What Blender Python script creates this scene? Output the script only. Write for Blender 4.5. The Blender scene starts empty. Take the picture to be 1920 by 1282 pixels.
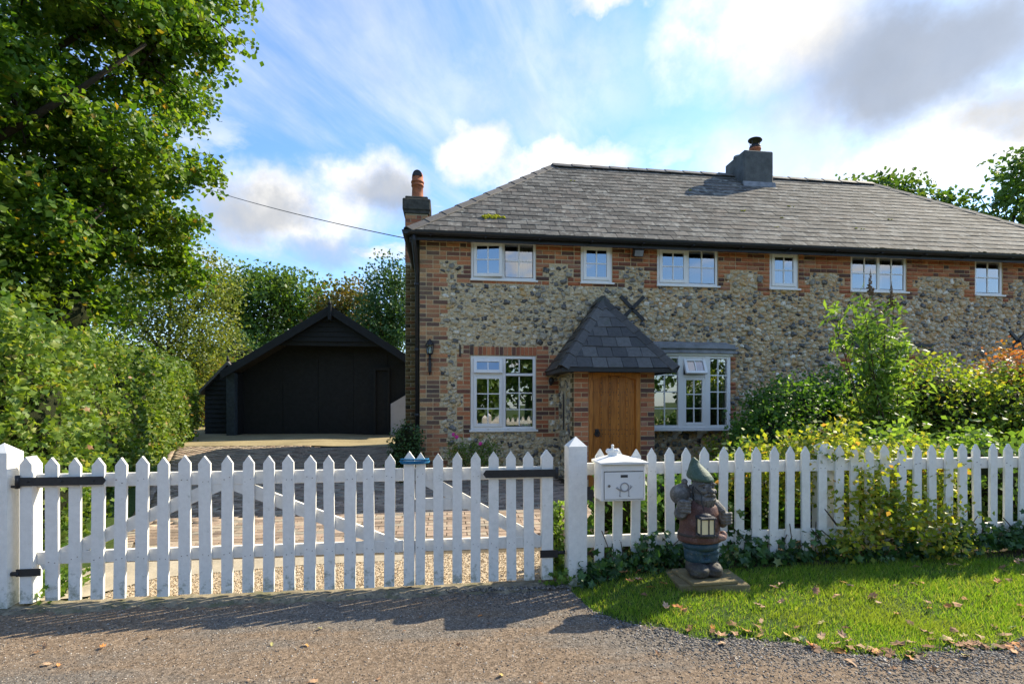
import bpy, bmesh, math, random
import numpy as np
from mathutils import Vector, Matrix

random.seed(7)
RNG = np.random.default_rng(7)
scene = bpy.context.scene
COL = scene.collection
R = math.radians

# ------------------------------------------------------------------ camera, sky, sun, exposure
cam = bpy.data.cameras.new('camera')
cam.lens = 18.0; cam.sensor_width = 36.0; cam.shift_y = 0.0604
cam.clip_start = 0.05; cam.clip_end = 3000
cam_o = bpy.data.objects.new('camera', cam); COL.objects.link(cam_o)
cam_o.location = (0, 0, 1.42); cam_o.rotation_euler = (R(90), 0, R(-7.0))
scene.camera = cam_o

SUN_AZ, SUN_EL = 23.0, 38.0          # azimuth from +X towards +Y
S = Vector((math.cos(R(SUN_EL)) * math.cos(R(SUN_AZ)), math.cos(R(SUN_EL)) * math.sin(R(SUN_AZ)), math.sin(R(SUN_EL))))
sun = bpy.data.lights.new('sun', 'SUN'); sun.energy = 4.9; sun.angle = R(0.53); sun.color = (1.0, 0.89, 0.68)
sun_o = bpy.data.objects.new('sun', sun); COL.objects.link(sun_o)
sun_o.location = S * 60; sun_o.rotation_euler = S.to_track_quat('Z', 'Y').to_euler()

scene.view_settings.view_transform = 'Standard'
scene.view_settings.look = 'None'
scene.view_settings.exposure = 0.93
scene.view_settings.gamma = 1.0
scene.view_settings.use_curve_mapping = False

world = bpy.data.worlds.new('World'); scene.world = world; world.use_nodes = True


class NT:
    """tiny helper to write node trees"""
    def __init__(self, tree):
        self.t = tree; self.n = tree.nodes; self.l = tree.links

    def node(self, typ, inputs=None, **attrs):
        nd = self.n.new(typ)
        for k, v in attrs.items():
            setattr(nd, k, v)
        if inputs:
            for k, v in inputs.items():
                s = nd.inputs[k]
                if isinstance(v, bpy.types.NodeSocket):
                    self.l.new(v, s)
                else:
                    s.default_value = v
        return nd

    def math(self, op, a, b=0.0, clamp=False):
        return self.node('ShaderNodeMath', {0: a, 1: b}, operation=op, use_clamp=clamp).outputs[0]

    def vmath(self, op, a, b=(0, 0, 0)):
        nd = self.node('ShaderNodeVectorMath', {0: a, 1: b}, operation=op)
        return nd.outputs['Value'] if op in ('LENGTH', 'DOT_PRODUCT') else nd.outputs['Vector']

    def noise(self, vec, scale, detail=4.0, rough=0.55, dist=0.0):
        return self.node('ShaderNodeTexNoise', {'Vector': vec, 'Scale': scale, 'Detail': detail, 'Roughness': rough, 'Distortion': dist})

    def ramp(self, fac, stops, interp='LINEAR'):
        nd = self.node('ShaderNodeValToRGB', {'Fac': fac})
        cr = nd.color_ramp; cr.interpolation = interp
        while len(cr.elements) < len(stops):
            cr.elements.new(0.5)
        for e, (p, c) in zip(cr.elements, stops):
            e.position = p; e.color = (c[0], c[1], c[2], 1) if len(c) == 3 else c
        return nd.outputs['Color']

    def step(self, v, lo, hi):
        nd = self.node('ShaderNodeMapRange', {'Value': v, 'From Min': lo, 'From Max': hi, 'To Min': 0.0, 'To Max': 1.0}, interpolation_type='SMOOTHSTEP')
        return nd.outputs[0]

    def mix(self, fac, a, b, blend='MIX'):
        nd = self.node('ShaderNodeMix', data_type='RGBA', blend_type=blend, clamp_factor=True)
        for s, v in ((nd.inputs[0], fac), (nd.inputs[6], a), (nd.inputs[7], b)):
            if isinstance(v, bpy.types.NodeSocket):
                self.l.new(v, s)
            elif isinstance(v, (int, float)):
                s.default_value = v
            else:
                s.default_value = (v[0], v[1], v[2], 1)
        return nd.outputs[2]


def build_world():
    w = NT(world.node_tree); w.n.clear()
    sky = w.node('ShaderNodeTexSky', sky_type='NISHITA', sun_disc=False, sun_elevation=R(SUN_EL), sun_rotation=R(90 - SUN_AZ),
                 altitude=100, air_density=1.0, dust_density=0.6, ozone_density=1.6)
    d = w.node('ShaderNodeTexCoord').outputs['Generated']
    wob = w.noise(d, 4.5, 6, 0.62)
    off = w.vmath('SUBTRACT', wob.outputs['Color'], (0.5, 0.5, 0.5))
    dd = w.vmath('ADD', d, w.vmath('MULTIPLY', off, (0.22, 0.22, 0.17)))
    sp = w.node('ShaderNodeSeparateXYZ', {0: d})
    zc = w.math('MAXIMUM', sp.outputs['Z'], 0.0)
    den = w.math('ADD', zc, 0.22)
    p = w.node('ShaderNodeCombineXYZ', {0: w.math('DIVIDE', sp.outputs['X'], den), 1: w.math('DIVIDE', sp.outputs['Y'], den), 2: 0.0}).outputs[0]

    def pix(x, y):            # direction of a place in the sky
        c, s = math.cos(R(7)), math.sin(R(7)); u = (x - 960) / 960
        return Vector((u * c + s, c - u * s, (757 - y) / 960)).normalized()

    def blob(x, y, rx, ry):
        q = w.vmath('SUBTRACT', dd, tuple(pix(x, y)))
        q = w.vmath('MULTIPLY', q, (960 / rx, 960 / rx, 960 / ry))
        return w.math('SUBTRACT', 1.0, w.step(w.vmath('LENGTH', q), 0.35, 1.15))

    def total(vals):
        t = vals[0]
        for v in vals[1:]:
            t = w.math('MAXIMUM', t, v)
        return t
    cirrus = w.noise(w.vmath('MULTIPLY', w.node('ShaderNodeVectorRotate', {'Vector': p, 'Angle': R(35)}, rotation_type='Z_AXIS').outputs[0], (2.3, 0.75, 1)), 1.0, 9, 0.6, 0.35).outputs['Fac']
    thin = w.math('MULTIPLY', w.step(cirrus, 0.44, 0.74), 0.58)
    cum = w.step(w.noise(w.vmath('MULTIPLY', d, (1, 1, 2.2)), 2.6, 9, 0.6, 0.1).outputs['Fac'], 0.54, 0.64)
    low = w.math('SUBTRACT', 1.0, w.step(sp.outputs['Z'], 0.02, 0.30))
    cum = w.math('MULTIPLY', cum, w.math('SUBTRACT', 1.0, w.step(sp.outputs['Z'], 0.3, 0.5)))
    white = total([blob(1420, 60, 170, 85), blob(1800, 280, 240, 70), blob(560, 400, 170, 65), blob(900, 285, 90, 60),
                   blob(1040, 315, 170, 42), blob(1120, 5, 100, 30), blob(690, 345, 110, 55), w.math('MULTIPLY', blob(1500, 290, 230, 90), 0.5), w.math('MULTIPLY', blob(1000, 170, 240, 80), 0.35)])
    fray = w.step(w.noise(d, 7.0, 9, 0.65).outputs['Fac'], 0.28, 0.56)
    white = w.math('MULTIPLY', white, w.math('ADD', w.math('MULTIPLY', fray, 0.6), 0.4))
    cl = total([thin, cum, white, w.math('MULTIPLY', low, 0.35)])
    grey = total([blob(1730, 105, 240, 105), w.math('MULTIPLY', blob(470, 395, 110, 45), 0.75), w.math('MULTIPLY', blob(720, 375, 85, 50), 0.85),
                  w.math('MULTIPLY', blob(1890, 215, 90, 50), 0.7), w.math('MULTIPLY', blob(600, 470, 90, 30), 0.5)])
    det = w.noise(d, 9.0, 8, 0.6).outputs['Fac']
    whitecol = w.mix(w.step(det, 0.35, 0.7), (5.3, 5.25, 5.15), (7.3, 6.95, 6.35))
    c1 = w.mix(cl, w.mix(1.0, sky.outputs[0], (0.98, 1.28, 1.58), 'MULTIPLY'), whitecol)
    c2 = w.mix(w.math('MULTIPLY', grey, 0.92), c1, w.mix(det, (1.75, 1.95, 2.3), (2.7, 2.9, 3.25)))
    bg = w.node('ShaderNodeBackground', {'Color': c2, 'Strength': 0.108})
    out = w.node('ShaderNodeOutputWorld', {'Surface': bg.outputs[0]})


build_world()

# ------------------------------------------------------------------ helpers
WORLDM = {}


def link(o, parent=None):
    COL.objects.link(o)
    if parent is not None:
        o.parent = parent
        o.matrix_parent_inverse = basis(parent).inverted()
    return o


def basis(o):
    return Matrix.LocRotScale(o.location, o.rotation_euler, o.scale)


def tag(o, label=None, cat=None, group=None, kind=None):
    if label: o['label'] = label
    if cat: o['category'] = cat
    if group: o['group'] = group
    if kind: o['kind'] = kind
    return o


def thing(name, loc, label, cat, group=None):
    o = bpy.data.objects.new(name, None); o.empty_display_size = 0.2
    o.location = loc; COL.objects.link(o)
    return tag(o, label, cat, group)


def mesh_np(name, V, faces, smooth=False):
    """V (n,3); faces: list of int arrays (m,k)"""
    me = bpy.data.meshes.new(name)
    V = np.asarray(V, dtype=np.float32)
    me.vertices.add(len(V)); me.vertices.foreach_set('co', V.ravel())
    tot = sum(f.shape[0] for f in faces); nl = sum(f.size for f in faces)
    me.loops.add(nl); me.polygons.add(tot)
    me.loops.foreach_set('vertex_index', np.concatenate([f.ravel() for f in faces]).astype(np.int32))
    lt = np.concatenate([np.full(f.shape[0], f.shape[1]) for f in faces]).astype(np.int32)
    ls = np.concatenate([[0], np.cumsum(lt)[:-1]]).astype(np.int32)
    me.polygons.foreach_set('loop_start', ls); me.polygons.foreach_set('loop_total', lt)
    if smooth:
        me.polygons.foreach_set('use_smooth', np.ones(tot, dtype=bool))
    me.update(calc_edges=True); me.validate()
    return me


class MB:
    def __init__(self):
        self.v = []; self.f = []; self.sm = []

    def add(self, vs, fs, M=None, smooth=False):
        b = len(self.v)
        for p in vs:
            p = Vector(p)
            self.v.append(tuple(M @ p) if M is not None else tuple(p))
        for q in fs:
            self.f.append(tuple(i + b for i in q)); self.sm.append(smooth)
        return self

    def box(self, x0, x1, y0, y1, z0, z1, M=None, bev=0.0):
        if bev <= 0:
            v = [(x0, y0, z0), (x1, y0, z0), (x1, y1, z0), (x0, y1, z0), (x0, y0, z1), (x1, y0, z1), (x1, y1, z1), (x0, y1, z1)]
            f = [(0, 3, 2, 1), (4, 5, 6, 7), (0, 1, 5, 4), (1, 2, 6, 5), (2, 3, 7, 6), (3, 0, 4, 7)]
            return self.add(v, f, M)
        bm = bmesh.new()
        bmesh.ops.create_cube(bm, size=1.0, matrix=Matrix.LocRotScale(Vector(((x0 + x1) / 2, (y0 + y1) / 2, (z0 + z1) / 2)), None, Vector((x1 - x0, y1 - y0, z1 - z0))))
        bmesh.ops.bevel(bm, geom=bm.edges[:], offset=bev, segments=1, affect='EDGES')
        bm.verts.index_update()
        self.add([v.co[:] for v in bm.verts], [[v.index for v in f.verts] for f in bm.faces], M); bm.free()
        return self

    def prism(self, pts, axis, a, b, M=None):
        """extrude a 2-d polygon along axis ('x': pts=(y,z), 'y': (x,z), 'z': (x,y))"""
        n = len(pts)
        def mk(p, t):
            return {'x': (t, p[0], p[1]), 'y': (p[0], t, p[1]), 'z': (p[0], p[1], t)}[axis]
        v = [mk(p, a) for p in pts] + [mk(p, b) for p in pts]
        f = [tuple(range(n)), tuple(range(2 * n - 1, n - 1, -1))] + [(i, i + n, (i + 1) % n + n, (i + 1) % n) for i in range(n)]
        return self.add(v, f, M)

    def tube(self, pts, rad, seg=8, cap=True, smooth=True):
        pts = [Vector(p) for p in pts]; n = len(pts)
        rad = [rad] * n if not hasattr(rad, '__len__') else rad
        b = len(self.v); prev = None
        for i, p in enumerate(pts):
            d = (pts[min(i + 1, n - 1)] - pts[max(i - 1, 0)]).normalized()
            ref = prev if prev is not None else (Vector((0, 0, 1)) if abs(d.z) < 0.9 else Vector((1, 0, 0)))
            x = (ref - d * ref.dot(d)).normalized(); y = d.cross(x); prev = x
            for k in range(seg):
                a = 2 * math.pi * k / seg
                self.v.append(tuple(p + (x * math.cos(a) + y * math.sin(a)) * rad[i]))
        for i in range(n - 1):
            for k in range(seg):
                k2 = (k + 1) % seg
                self.f.append((b + i * seg + k, b + i * seg + k2, b + (i + 1) * seg + k2, b + (i + 1) * seg + k)); self.sm.append(smooth)
        if cap:
            self.f.append(tuple(b + k for k in range(seg))[::-1]); self.sm.append(False)
            self.f.append(tuple(b + (n - 1) * seg + k for k in range(seg))); self.sm.append(False)
        return self

    def lathe(self, prof, cx, cy, seg=20, smooth=True, M=None):
        b = len(self.v)
        for r, z in prof:
            for k in range(seg):
                a = 2 * math.pi * k / seg
                p = Vector((cx + r * math.cos(a), cy + r * math.sin(a), z))
                self.v.append(tuple(M @ p) if M is not None else tuple(p))
        n = len(prof)
        for i in range(n - 1):
            for k in range(seg):
                k2 = (k + 1) % seg
                self.f.append((b + i * seg + k, b + i * seg + k2, b + (i + 1) * seg + k2, b + (i + 1) * seg + k)); self.sm.append(smooth)
        self.f.append(tuple(b + k for k in range(seg))[::-1]); self.sm.append(False)
        self.f.append(tuple(b + (n - 1) * seg + k for k in range(seg))); self.sm.append(False)
        return self

    def ball(self, c, r, sub=2, M=None):
        bm = bmesh.new(); bmesh.ops.create_icosphere(bm, subdivisions=sub, radius=1.0)
        r = (r, r, r) if not hasattr(r, '__len__') else r
        T = Matrix.LocRotScale(Vector(c), None, Vector(r))
        if M is not None: T = M @ T
        bm.verts.index_update()
        self.add([T @ v.co for v in bm.verts], [[v.index for v in f.verts] for f in bm.faces], None, True); bm.free()
        return self

    def mesh(self, name, mat=None):
        me = bpy.data.meshes.new(name)
        me.from_pydata(self.v, [], self.f); me.polygons.foreach_set('use_smooth', self.sm)
        me.update()
        if mat: me.materials.append(mat)
        return me

    def obj(self, name, mat, parent=None):
        o = bpy.data.objects.new(name, self.mesh(name, mat))
        return link(o, parent)


def obj_np(name, V, faces, mat, parent=None, smooth=False):
    me = mesh_np(name, V, faces, smooth); me.materials.append(mat)
    return link(bpy.data.objects.new(name, me), parent)


def inst(name, me, loc, rot=(0, 0, 0), scale=(1, 1, 1), parent=None):
    o = bpy.data.objects.new(name, me)
    o.location = loc; o.rotation_euler = rot; o.scale = scale
    return link(o, parent)


def boxes_np(C, H, rot=None):
    """many axis boxes: centres (n,3), half sizes (n,3); optional (n,3,3) rotations -> V, F"""
    T = np.array([(-1, -1, -1), (1, -1, -1), (1, 1, -1), (-1, 1, -1), (-1, -1, 1), (1, -1, 1), (1, 1, 1), (-1, 1, 1)], float)
    Fq = np.array([(0, 3, 2, 1), (4, 5, 6, 7), (0, 1, 5, 4), (1, 2, 6, 5), (2, 3, 7, 6), (3, 0, 4, 7)])
    V = T[None] * H[:, None, :]
    if rot is not None:
        V = np.einsum('nij,nkj->nki', rot, V)
    V = V + C[:, None, :]
    n = len(C)
    F = (Fq[None] + 8 * np.arange(n)[:, None, None]).reshape(-1, 4)
    return V.reshape(-1, 3), F


# ------------------------------------------------------------------ materials
def new_mat(name):
    m = bpy.data.materials.new(name); m.use_nodes = True
    t = NT(m.node_tree); t.n.clear()
    return m, t


def rand01(t):
    a = t.node('ShaderNodeObjectInfo').outputs['Random']
    b = t.node('ShaderNodeNewGeometry').outputs['Random Per Island']
    return t.math('FRACT', t.math('ADD', a, b))


def pos(t):
    return t.node('ShaderNodeNewGeometry').outputs['Position']


def finish(t, m, col, rough=0.7, bump=None, spec=0.35, metal=0.0, coat=0.0):
    ins = {'Base Color': col, 'Roughness': rough, 'Specular IOR Level': spec, 'Metallic': metal, 'Coat Weight': coat}
    if not isinstance(col, bpy.types.NodeSocket):
        ins['Base Color'] = (col[0], col[1], col[2], 1)
    b = t.node('ShaderNodeBsdfPrincipled', ins)
    if bump:
        h, strength, dist = bump
        bn = t.node('ShaderNodeBump', {'Height': h, 'Strength': strength, 'Distance': dist})
        t.l.new(bn.outputs[0], b.inputs['Normal'])
    t.node('ShaderNodeOutputMaterial', {'Surface': b.outputs[0]})
    return m


def mat_plain(name, col, rough=0.6, var=0.25, scale=6.0, bump=0.15, spec=0.35, metal=0.0):
    m, t = new_mat(name); p = pos(t)
    n1 = t.noise(p, scale, 5).outputs['Fac']; n2 = t.noise(p, scale * 9, 3).outputs['Fac']
    k = t.math('ADD', t.math('MULTIPLY', n1, 0.7), t.math('MULTIPLY', n2, 0.3))
    c = t.ramp(k, [(0.25, [x * (1 - var) for x in col]), (0.75, [min(1, x * (1 + var)) for x in col])])
    return finish(t, m, c, rough, (n2, bump, 0.01) if bump else None, spec, metal)


def mat_rand(name, stops, rough=0.8, mottle=0.3, scale=40.0, bump=0.4, over=None, spec=0.3, interp='LINEAR'):
    """colour picked per piece (object or island) with mottling on top"""
    m, t = new_mat(name); p = pos(t)
    c = t.ramp(rand01(t), stops, interp)
    n = t.noise(p, scale, 5, 0.6).outputs['Fac']
    c = t.mix(mottle, c, t.ramp(n, [(0.3, (0.35, 0.35, 0.35)), (0.7, (1.25, 1.25, 1.25))]), 'MULTIPLY')
    if over:                                   # (colour, noise scale, lo, hi, amount)
        for (oc, sc, lo, hi, am) in over:
            f = t.math('MULTIPLY', t.step(t.noise(p, sc, 6, 0.65).outputs['Fac'], lo, hi), am)
            c = t.mix(f, c, oc)
    return finish(t, m, c, rough, (n, bump, 0.008), spec)


def mat_leaf(name, stops, trans=0.35, patch=1.2, patchcol=None, rough=0.5):
    m, t = new_mat(name); p = pos(t)
    c = t.ramp(rand01(t), stops)
    if patchcol:
        f = t.math('MULTIPLY', t.step(t.noise(p, patch, 3).outputs['Fac'], 0.5, 0.68), 0.75)
        c = t.mix(f, c, patchcol)
    b = t.node('ShaderNodeBsdfPrincipled', {'Base Color': c, 'Roughness': rough, 'Specular IOR Level': 0.35})
    tc = t.mix(1.0, c, (1.7, 1.6, 0.7), 'MULTIPLY')
    tr = t.node('ShaderNodeBsdfTranslucent', {'Color': tc})
    ms = t.node('ShaderNodeMixShader', {0: trans, 1: b.outputs[0], 2: tr.outputs[0]})
    t.node('ShaderNodeOutputMaterial', {'Surface': ms.outputs[0]})
    return m


def mat_glass(name):
    m, t = new_mat(name)
    fr = t.node('ShaderNodeLayerWeight', {'Blend': 0.35}).outputs['Fresnel']
    f = t.math('ADD', t.math('MULTIPLY', fr, 0.65), 0.30, True)
    g = t.node('ShaderNodeBsdfGlossy', {'Color': (1, 1, 1, 1), 'Roughness': 0.0})
    tr = t.node('ShaderNodeBsdfTransparent', {'Color': (0.80, 0.86, 0.82, 1)})
    ms = t.node('ShaderNodeMixShader', {0: f, 1: tr.outputs[0], 2: g.outputs[0]})
    t.node('ShaderNodeOutputMaterial', {'Surface': ms.outputs[0]})
    return m


MT = {}


def mats():
    M = MT
    # brick: colour per piece, redder to the right of the front
    m, t = new_mat('brick'); p = pos(t)
    r = rand01(t)
    warm = t.ramp(r, [(0.0, (0.11, 0.07, 0.058)), (0.18, (0.20, 0.09, 0.062)), (0.34, (0.34, 0.115, 0.06)), (0.6, (0.47, 0.165, 0.075)), (0.82, (0.56, 0.235, 0.105)), (1.0, (0.36, 0.19, 0.125))])
    buff = t.ramp(r, [(0.0, (0.13, 0.10, 0.08)), (0.3, (0.21, 0.155, 0.105)), (0.5, (0.36, 0.25, 0.135)), (0.75, (0.50, 0.34, 0.17)), (1.0, (0.42, 0.155, 0.07))])
    sx = t.node('ShaderNodeSeparateXYZ', {0: p}).outputs['X']
    zone = t.step(t.math('ADD', sx, t.math('MULTIPLY', t.noise(p, 1.4, 3).outputs['Fac'], 1.6)), 0.1, 1.1)
    c = t.mix(zone, buff, warm)
    n = t.noise(p, 60, 5, 0.6).outputs['Fac']
    c = t.mix(0.55, c, t.ramp(n, [(0.3, (0.45, 0.45, 0.45)), (0.7, (1.2, 1.2, 1.2))]), 'MULTIPLY')
    f = t.math('MULTIPLY', t.step(t.noise(p, 14, 6, 0.7).outputs['Fac'], 0.6, 0.75), 0.45)
    c = t.mix(f, c, (0.34, 0.30, 0.22))
    M['brick'] = finish(t, m, c, 0.88, (n, 0.5, 0.006), 0.2)
    # mossy chimney brick
    M['brick_moss'] = mat_rand('brick_moss', [(0, (0.06, 0.05, 0.03)), (0.4, (0.17, 0.12, 0.05)), (0.75, (0.25, 0.17, 0.07)), (1, (0.24, 0.09, 0.04))], 0.9, 0.5, 50, 0.5, [((0.10, 0.10, 0.03), 5, 0.5, 0.7, 0.6)])
    M['brick_chim'] = mat_rand('brick_chimney', [(0, (0.26, 0.10, 0.06)), (0.5, (0.50, 0.17, 0.08)), (1, (0.50, 0.29, 0.14))], 0.9, 0.4, 50, 0.5, [((0.08, 0.07, 0.05), 7, 0.56, 0.72, 0.4)])
    # lime mortar: pale on the left, rusty to the right
    m, t = new_mat('mortar'); p = pos(t)
    sx = t.node('ShaderNodeSeparateXYZ', {0: p}).outputs['X']
    n = t.noise(p, 30, 6, 0.65).outputs['Fac']; nb = t.noise(p, 2.2, 4).outputs['Fac']
    rust = t.math('MULTIPLY', t.step(t.math('ADD', sx, t.math('MULTIPLY', nb, 1.5)), 3.2, 4.6), t.step(t.noise(p, 7, 4).outputs['Fac'], 0.3, 0.62))
    pale = t.ramp(n, [(0.25, (0.46, 0.365, 0.215)), (0.75, (0.65, 0.53, 0.335))])
    c = t.mix(rust, pale, t.ramp(n, [(0.25, (0.42, 0.25, 0.12)), (0.75, (0.60, 0.37, 0.18))]))
    M['mortar'] = finish(t, m, c, 0.95, (n, 0.8, 0.012), 0.1)
    M['joint'] = mat_plain('brick_joint', (0.42, 0.36, 0.24), 0.95, 0.3, 20, 0.5, 0.1)
    # flint nodules
    m, t = new_mat('flint'); p = pos(t)
    r = rand01(t)
    c = t.ramp(r, [(0.0, (0.035, 0.034, 0.034)), (0.14, (0.12, 0.115, 0.105)), (0.30, (0.31, 0.28, 0.215)), (0.5, (0.50, 0.42, 0.265)), (0.72, (0.65, 0.555, 0.38)), (0.87, (0.55, 0.34, 0.115)), (1.0, (0.80, 0.74, 0.60))])
    n = t.noise(p, 34, 6, 0.65).outputs['Fac']
    blot = t.step(t.noise(t.vmath('ADD', p, (3, 7, 1)), 26, 4, 0.6).outputs['Fac'], 0.52, 0.62)
    c = t.mix(t.math('MULTIPLY', blot, 0.6), c, t.ramp(n, [(0.4, (0.15, 0.14, 0.125)), (0.65, (0.64, 0.59, 0.48))]))
    c = t.mix(0.4, c, t.ramp(n, [(0.3, (0.5, 0.5, 0.5)), (0.7, (1.2, 1.2, 1.2))]), 'MULTIPLY')
    M['flint'] = finish(t, m, c, 0.42, (n, 0.6, 0.012), 0.5)
    M['slate'] = mat_rand('slate', [(0, (0.088, 0.082, 0.073)), (0.3, (0.125, 0.117, 0.104)), (0.55, (0.165, 0.154, 0.136)), (0.75, (0.15, 0.128, 0.108)), (0.9, (0.22, 0.207, 0.18)), (1, (0.098, 0.092, 0.084))], 0.88, 0.55, 16, 0.35,
                          [((0.40, 0.39, 0.34), 8, 0.52, 0.70, 0.6), ((0.06, 0.058, 0.055), 1.7, 0.52, 0.68, 0.55), ((0.055, 0.052, 0.048), 26, 0.58, 0.7, 0.5)], 0.12)
    M['slate_dark'] = mat_rand('slate_dark', [(0, (0.05, 0.046, 0.04)), (0.5, (0.08, 0.073, 0.064)), (1, (0.115, 0.107, 0.094))], 0.6, 0.5, 22, 0.35,
                               [((0.22, 0.22, 0.21), 18, 0.62, 0.76, 0.5), ((0.05, 0.055, 0.025), 3.0, 0.55, 0.7, 0.5)], 0.4)
    M['ridge'] = mat_rand('ridge_tile', [(0, (0.10, 0.092, 0.085)), (1, (0.15, 0.135, 0.12))], 0.75, 0.4, 25, 0.4, [((0.26, 0.26, 0.22), 9, 0.58, 0.75, 0.5)])
    M['pvc'] = mat_plain('white_upvc', (0.79, 0.77, 0.73), 0.3, 0.03, 3, 0.0, 0.5)
    M['paint'] = None
    # weathered white gate paint with blotchy algae on the lower ends, nail rust
    m, t = new_mat('white_paint'); p = pos(t)
    z = t.node('ShaderNodeSeparateXYZ', {0: p}).outputs['Z']
    n = t.noise(p, 26, 6, 0.65).outputs['Fac']; g = t.noise(t.vmath('MULTIPLY', p, (90, 90, 12)), 1.0, 3).outputs['Fac']
    low = t.math('SUBTRACT', 1.0, t.step(z, 0.04, 0.34))
    st = t.step(t.math('ADD', t.noise(p, 17, 7, 0.72).outputs['Fac'], t.math('MULTIPLY', low, 0.16)), 0.60, 0.80)
    c = t.ramp(n, [(0.3, (0.72, 0.70, 0.65)), (0.7, (0.82, 0.80, 0.745))])
    c = t.mix(t.math('MULTIPLY', st, 0.75), c, (0.22, 0.235, 0.15))
    c = t.mix(t.math('MULTIPLY', t.step(t.noise(p, 5, 5, 0.7).outputs['Fac'], 0.54, 0.72), 0.2), c, (0.42, 0.44, 0.34))
    M['paint'] = finish(t, m, c, 0.5, (g, 0.12, 0.004), 0.35)
    M['black_paint'] = mat_plain('black_paint', (0.018, 0.019, 0.021), 0.45, 0.3, 20, 0.15, 0.4)
    M['black_iron'] = mat_plain('black_iron', (0.016, 0.016, 0.017), 0.5, 0.4, 40, 0.3, 0.45)
    M['black_wood'] = mat_plain('black_stained_board', (0.017, 0.019, 0.020), 0.7, 0.35, 12, 0.4, 0.25)
    M['post_wood'] = mat_plain('blue_black_post', (0.04, 0.055, 0.065), 0.7, 0.4, 14, 0.4, 0.25)
    # oak door with vertical grain
    m, t = new_mat('oak'); p = pos(t)
    v = t.vmath('MULTIPLY', p, (60, 60, 4)); n = t.noise(v, 1.0, 6, 0.6, 0.6).outputs['Fac']
    c = t.ramp(n, [(0.25, (0.17, 0.055, 0.010)), (0.5, (0.43, 0.15, 0.022)), (0.75, (0.56, 0.22, 0.04))])
    c = t.mix(0.5, c, t.ramp(rand01(t), [(0, (0.55, 0.5, 0.45)), (1, (1.25, 1.25, 1.25))]), 'MULTIPLY')
    M['oak'] = finish(t, m, c, 0.42, (n, 0.15, 0.003), 0.4, 0.0, 0.15)
    M['terracotta'] = mat_plain('terracotta', (0.36, 0.13, 0.065), 0.75, 0.45, 9, 0.3, 0.2)
    M['render'] = mat_plain('grey_render', (0.105, 0.11, 0.108), 0.92, 0.5, 5, 0.6, 0.15)
    M['lead'] = mat_plain('lead', (0.21, 0.215, 0.225), 0.55, 0.45, 9, 0.3, 0.4)
    M['stone'] = mat_plain('pale_stone', (0.42, 0.38, 0.27), 0.85, 0.3, 12, 0.4, 0.2)
    M['glass'] = mat_glass('window_glass')
    M['interior'] = mat_plain('interior_plaster', (0.42, 0.40, 0.35), 0.9, 0.05, 2, 0.0, 0.1)
    M['curtain'] = mat_plain('curtain_cloth', (0.50, 0.47, 0.38), 0.95, 0.1, 8, 0.1, 0.1)
    M['paver'] = mat_rand('paver', [(0, (0.21, 0.16, 0.12)), (0.3, (0.34, 0.25, 0.18)), (0.55, (0.42, 0.31, 0.23)), (0.85, (0.41, 0.34, 0.25)), (1, (0.28, 0.25, 0.20))], 0.88, 0.45, 45, 0.4, [((0.12, 0.11, 0.08), 3, 0.52, 0.7, 0.45)])
    M['sand'] = mat_plain('joint_sand', (0.12, 0.10, 0.07), 0.95, 0.4, 30, 0.4, 0.1)
    M['concrete'] = mat_plain('concrete', (0.40, 0.345, 0.26), 0.92, 0.28, 3.5, 0.5, 0.15)
    M['apron'] = mat_plain('mossy_concrete', (0.30, 0.245, 0.14), 0.92, 0.35, 1.6, 0.5, 0.15)
    M['gravel'] = mat_rand('golden_gravel', [(0, (0.24, 0.17, 0.10)), (0.4, (0.42, 0.32, 0.21)), (0.75, (0.53, 0.44, 0.32)), (1, (0.62, 0.57, 0.47))], 0.85, 0.2, 60, 0.2)
    M['chip'] = mat_rand('grey_stone_chip', [(0, (0.05, 0.047, 0.043)), (0.4, (0.12, 0.113, 0.105)), (0.75, (0.23, 0.215, 0.195)), (0.92, (0.30, 0.24, 0.18)), (1, (0.46, 0.42, 0.37))], 0.75, 0.2, 60, 0.2)
    M['grit'] = mat_rand('brown_grit', [(0, (0.06, 0.045, 0.034)), (0.4, (0.18, 0.13, 0.09)), (0.75, (0.30, 0.235, 0.175)), (0.93, (0.42, 0.37, 0.31)), (1, (0.62, 0.58, 0.52))], 0.85, 0.2, 60, 0.2)
    # lane: trodden dirt with grit
    m, t = new_mat('lane_dirt'); p = pos(t)
    n1 = t.noise(t.vmath('MULTIPLY', p, (0.45, 1.5, 1)), 1.3, 5, 0.6).outputs['Fac']; n2 = t.noise(p, 45, 6, 0.7).outputs['Fac']; n3 = t.noise(p, 160, 3, 0.7).outputs['Fac']
    vo = t.node('ShaderNodeTexVoronoi', {'Vector': p, 'Scale': 95.0, 'Randomness': 1.0}, feature='F1')
    a = t.ramp(n2, [(0.3, (0.12, 0.083, 0.055)), (0.5, (0.22, 0.16, 0.108)), (0.72, (0.37, 0.285, 0.205))])
    g = t.ramp(n2, [(0.3, (0.09, 0.08, 0.068)), (0.7, (0.26, 0.23, 0.195))])
    c = t.mix(t.math('MULTIPLY', t.step(n1, 0.45, 0.6), 0.85), a, g)
    gr = t.ramp(vo.outputs['Color'], [(0.2, (0.55, 0.55, 0.55)), (0.8, (1.4, 1.38, 1.35))])
    c = t.mix(0.6, c, gr, 'MULTIPLY')
    h = t.math('ADD', t.math('MULTIPLY', n2, 0.6), t.math('MULTIPLY', n3, 0.4))
    M['lane'] = finish(t, m, c, 0.92, (h, 0.9, 0.02), 0.2)
    m, t = new_mat('soil'); p = pos(t)
    n2 = t.noise(p, 25, 6, 0.7).outputs['Fac']
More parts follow.
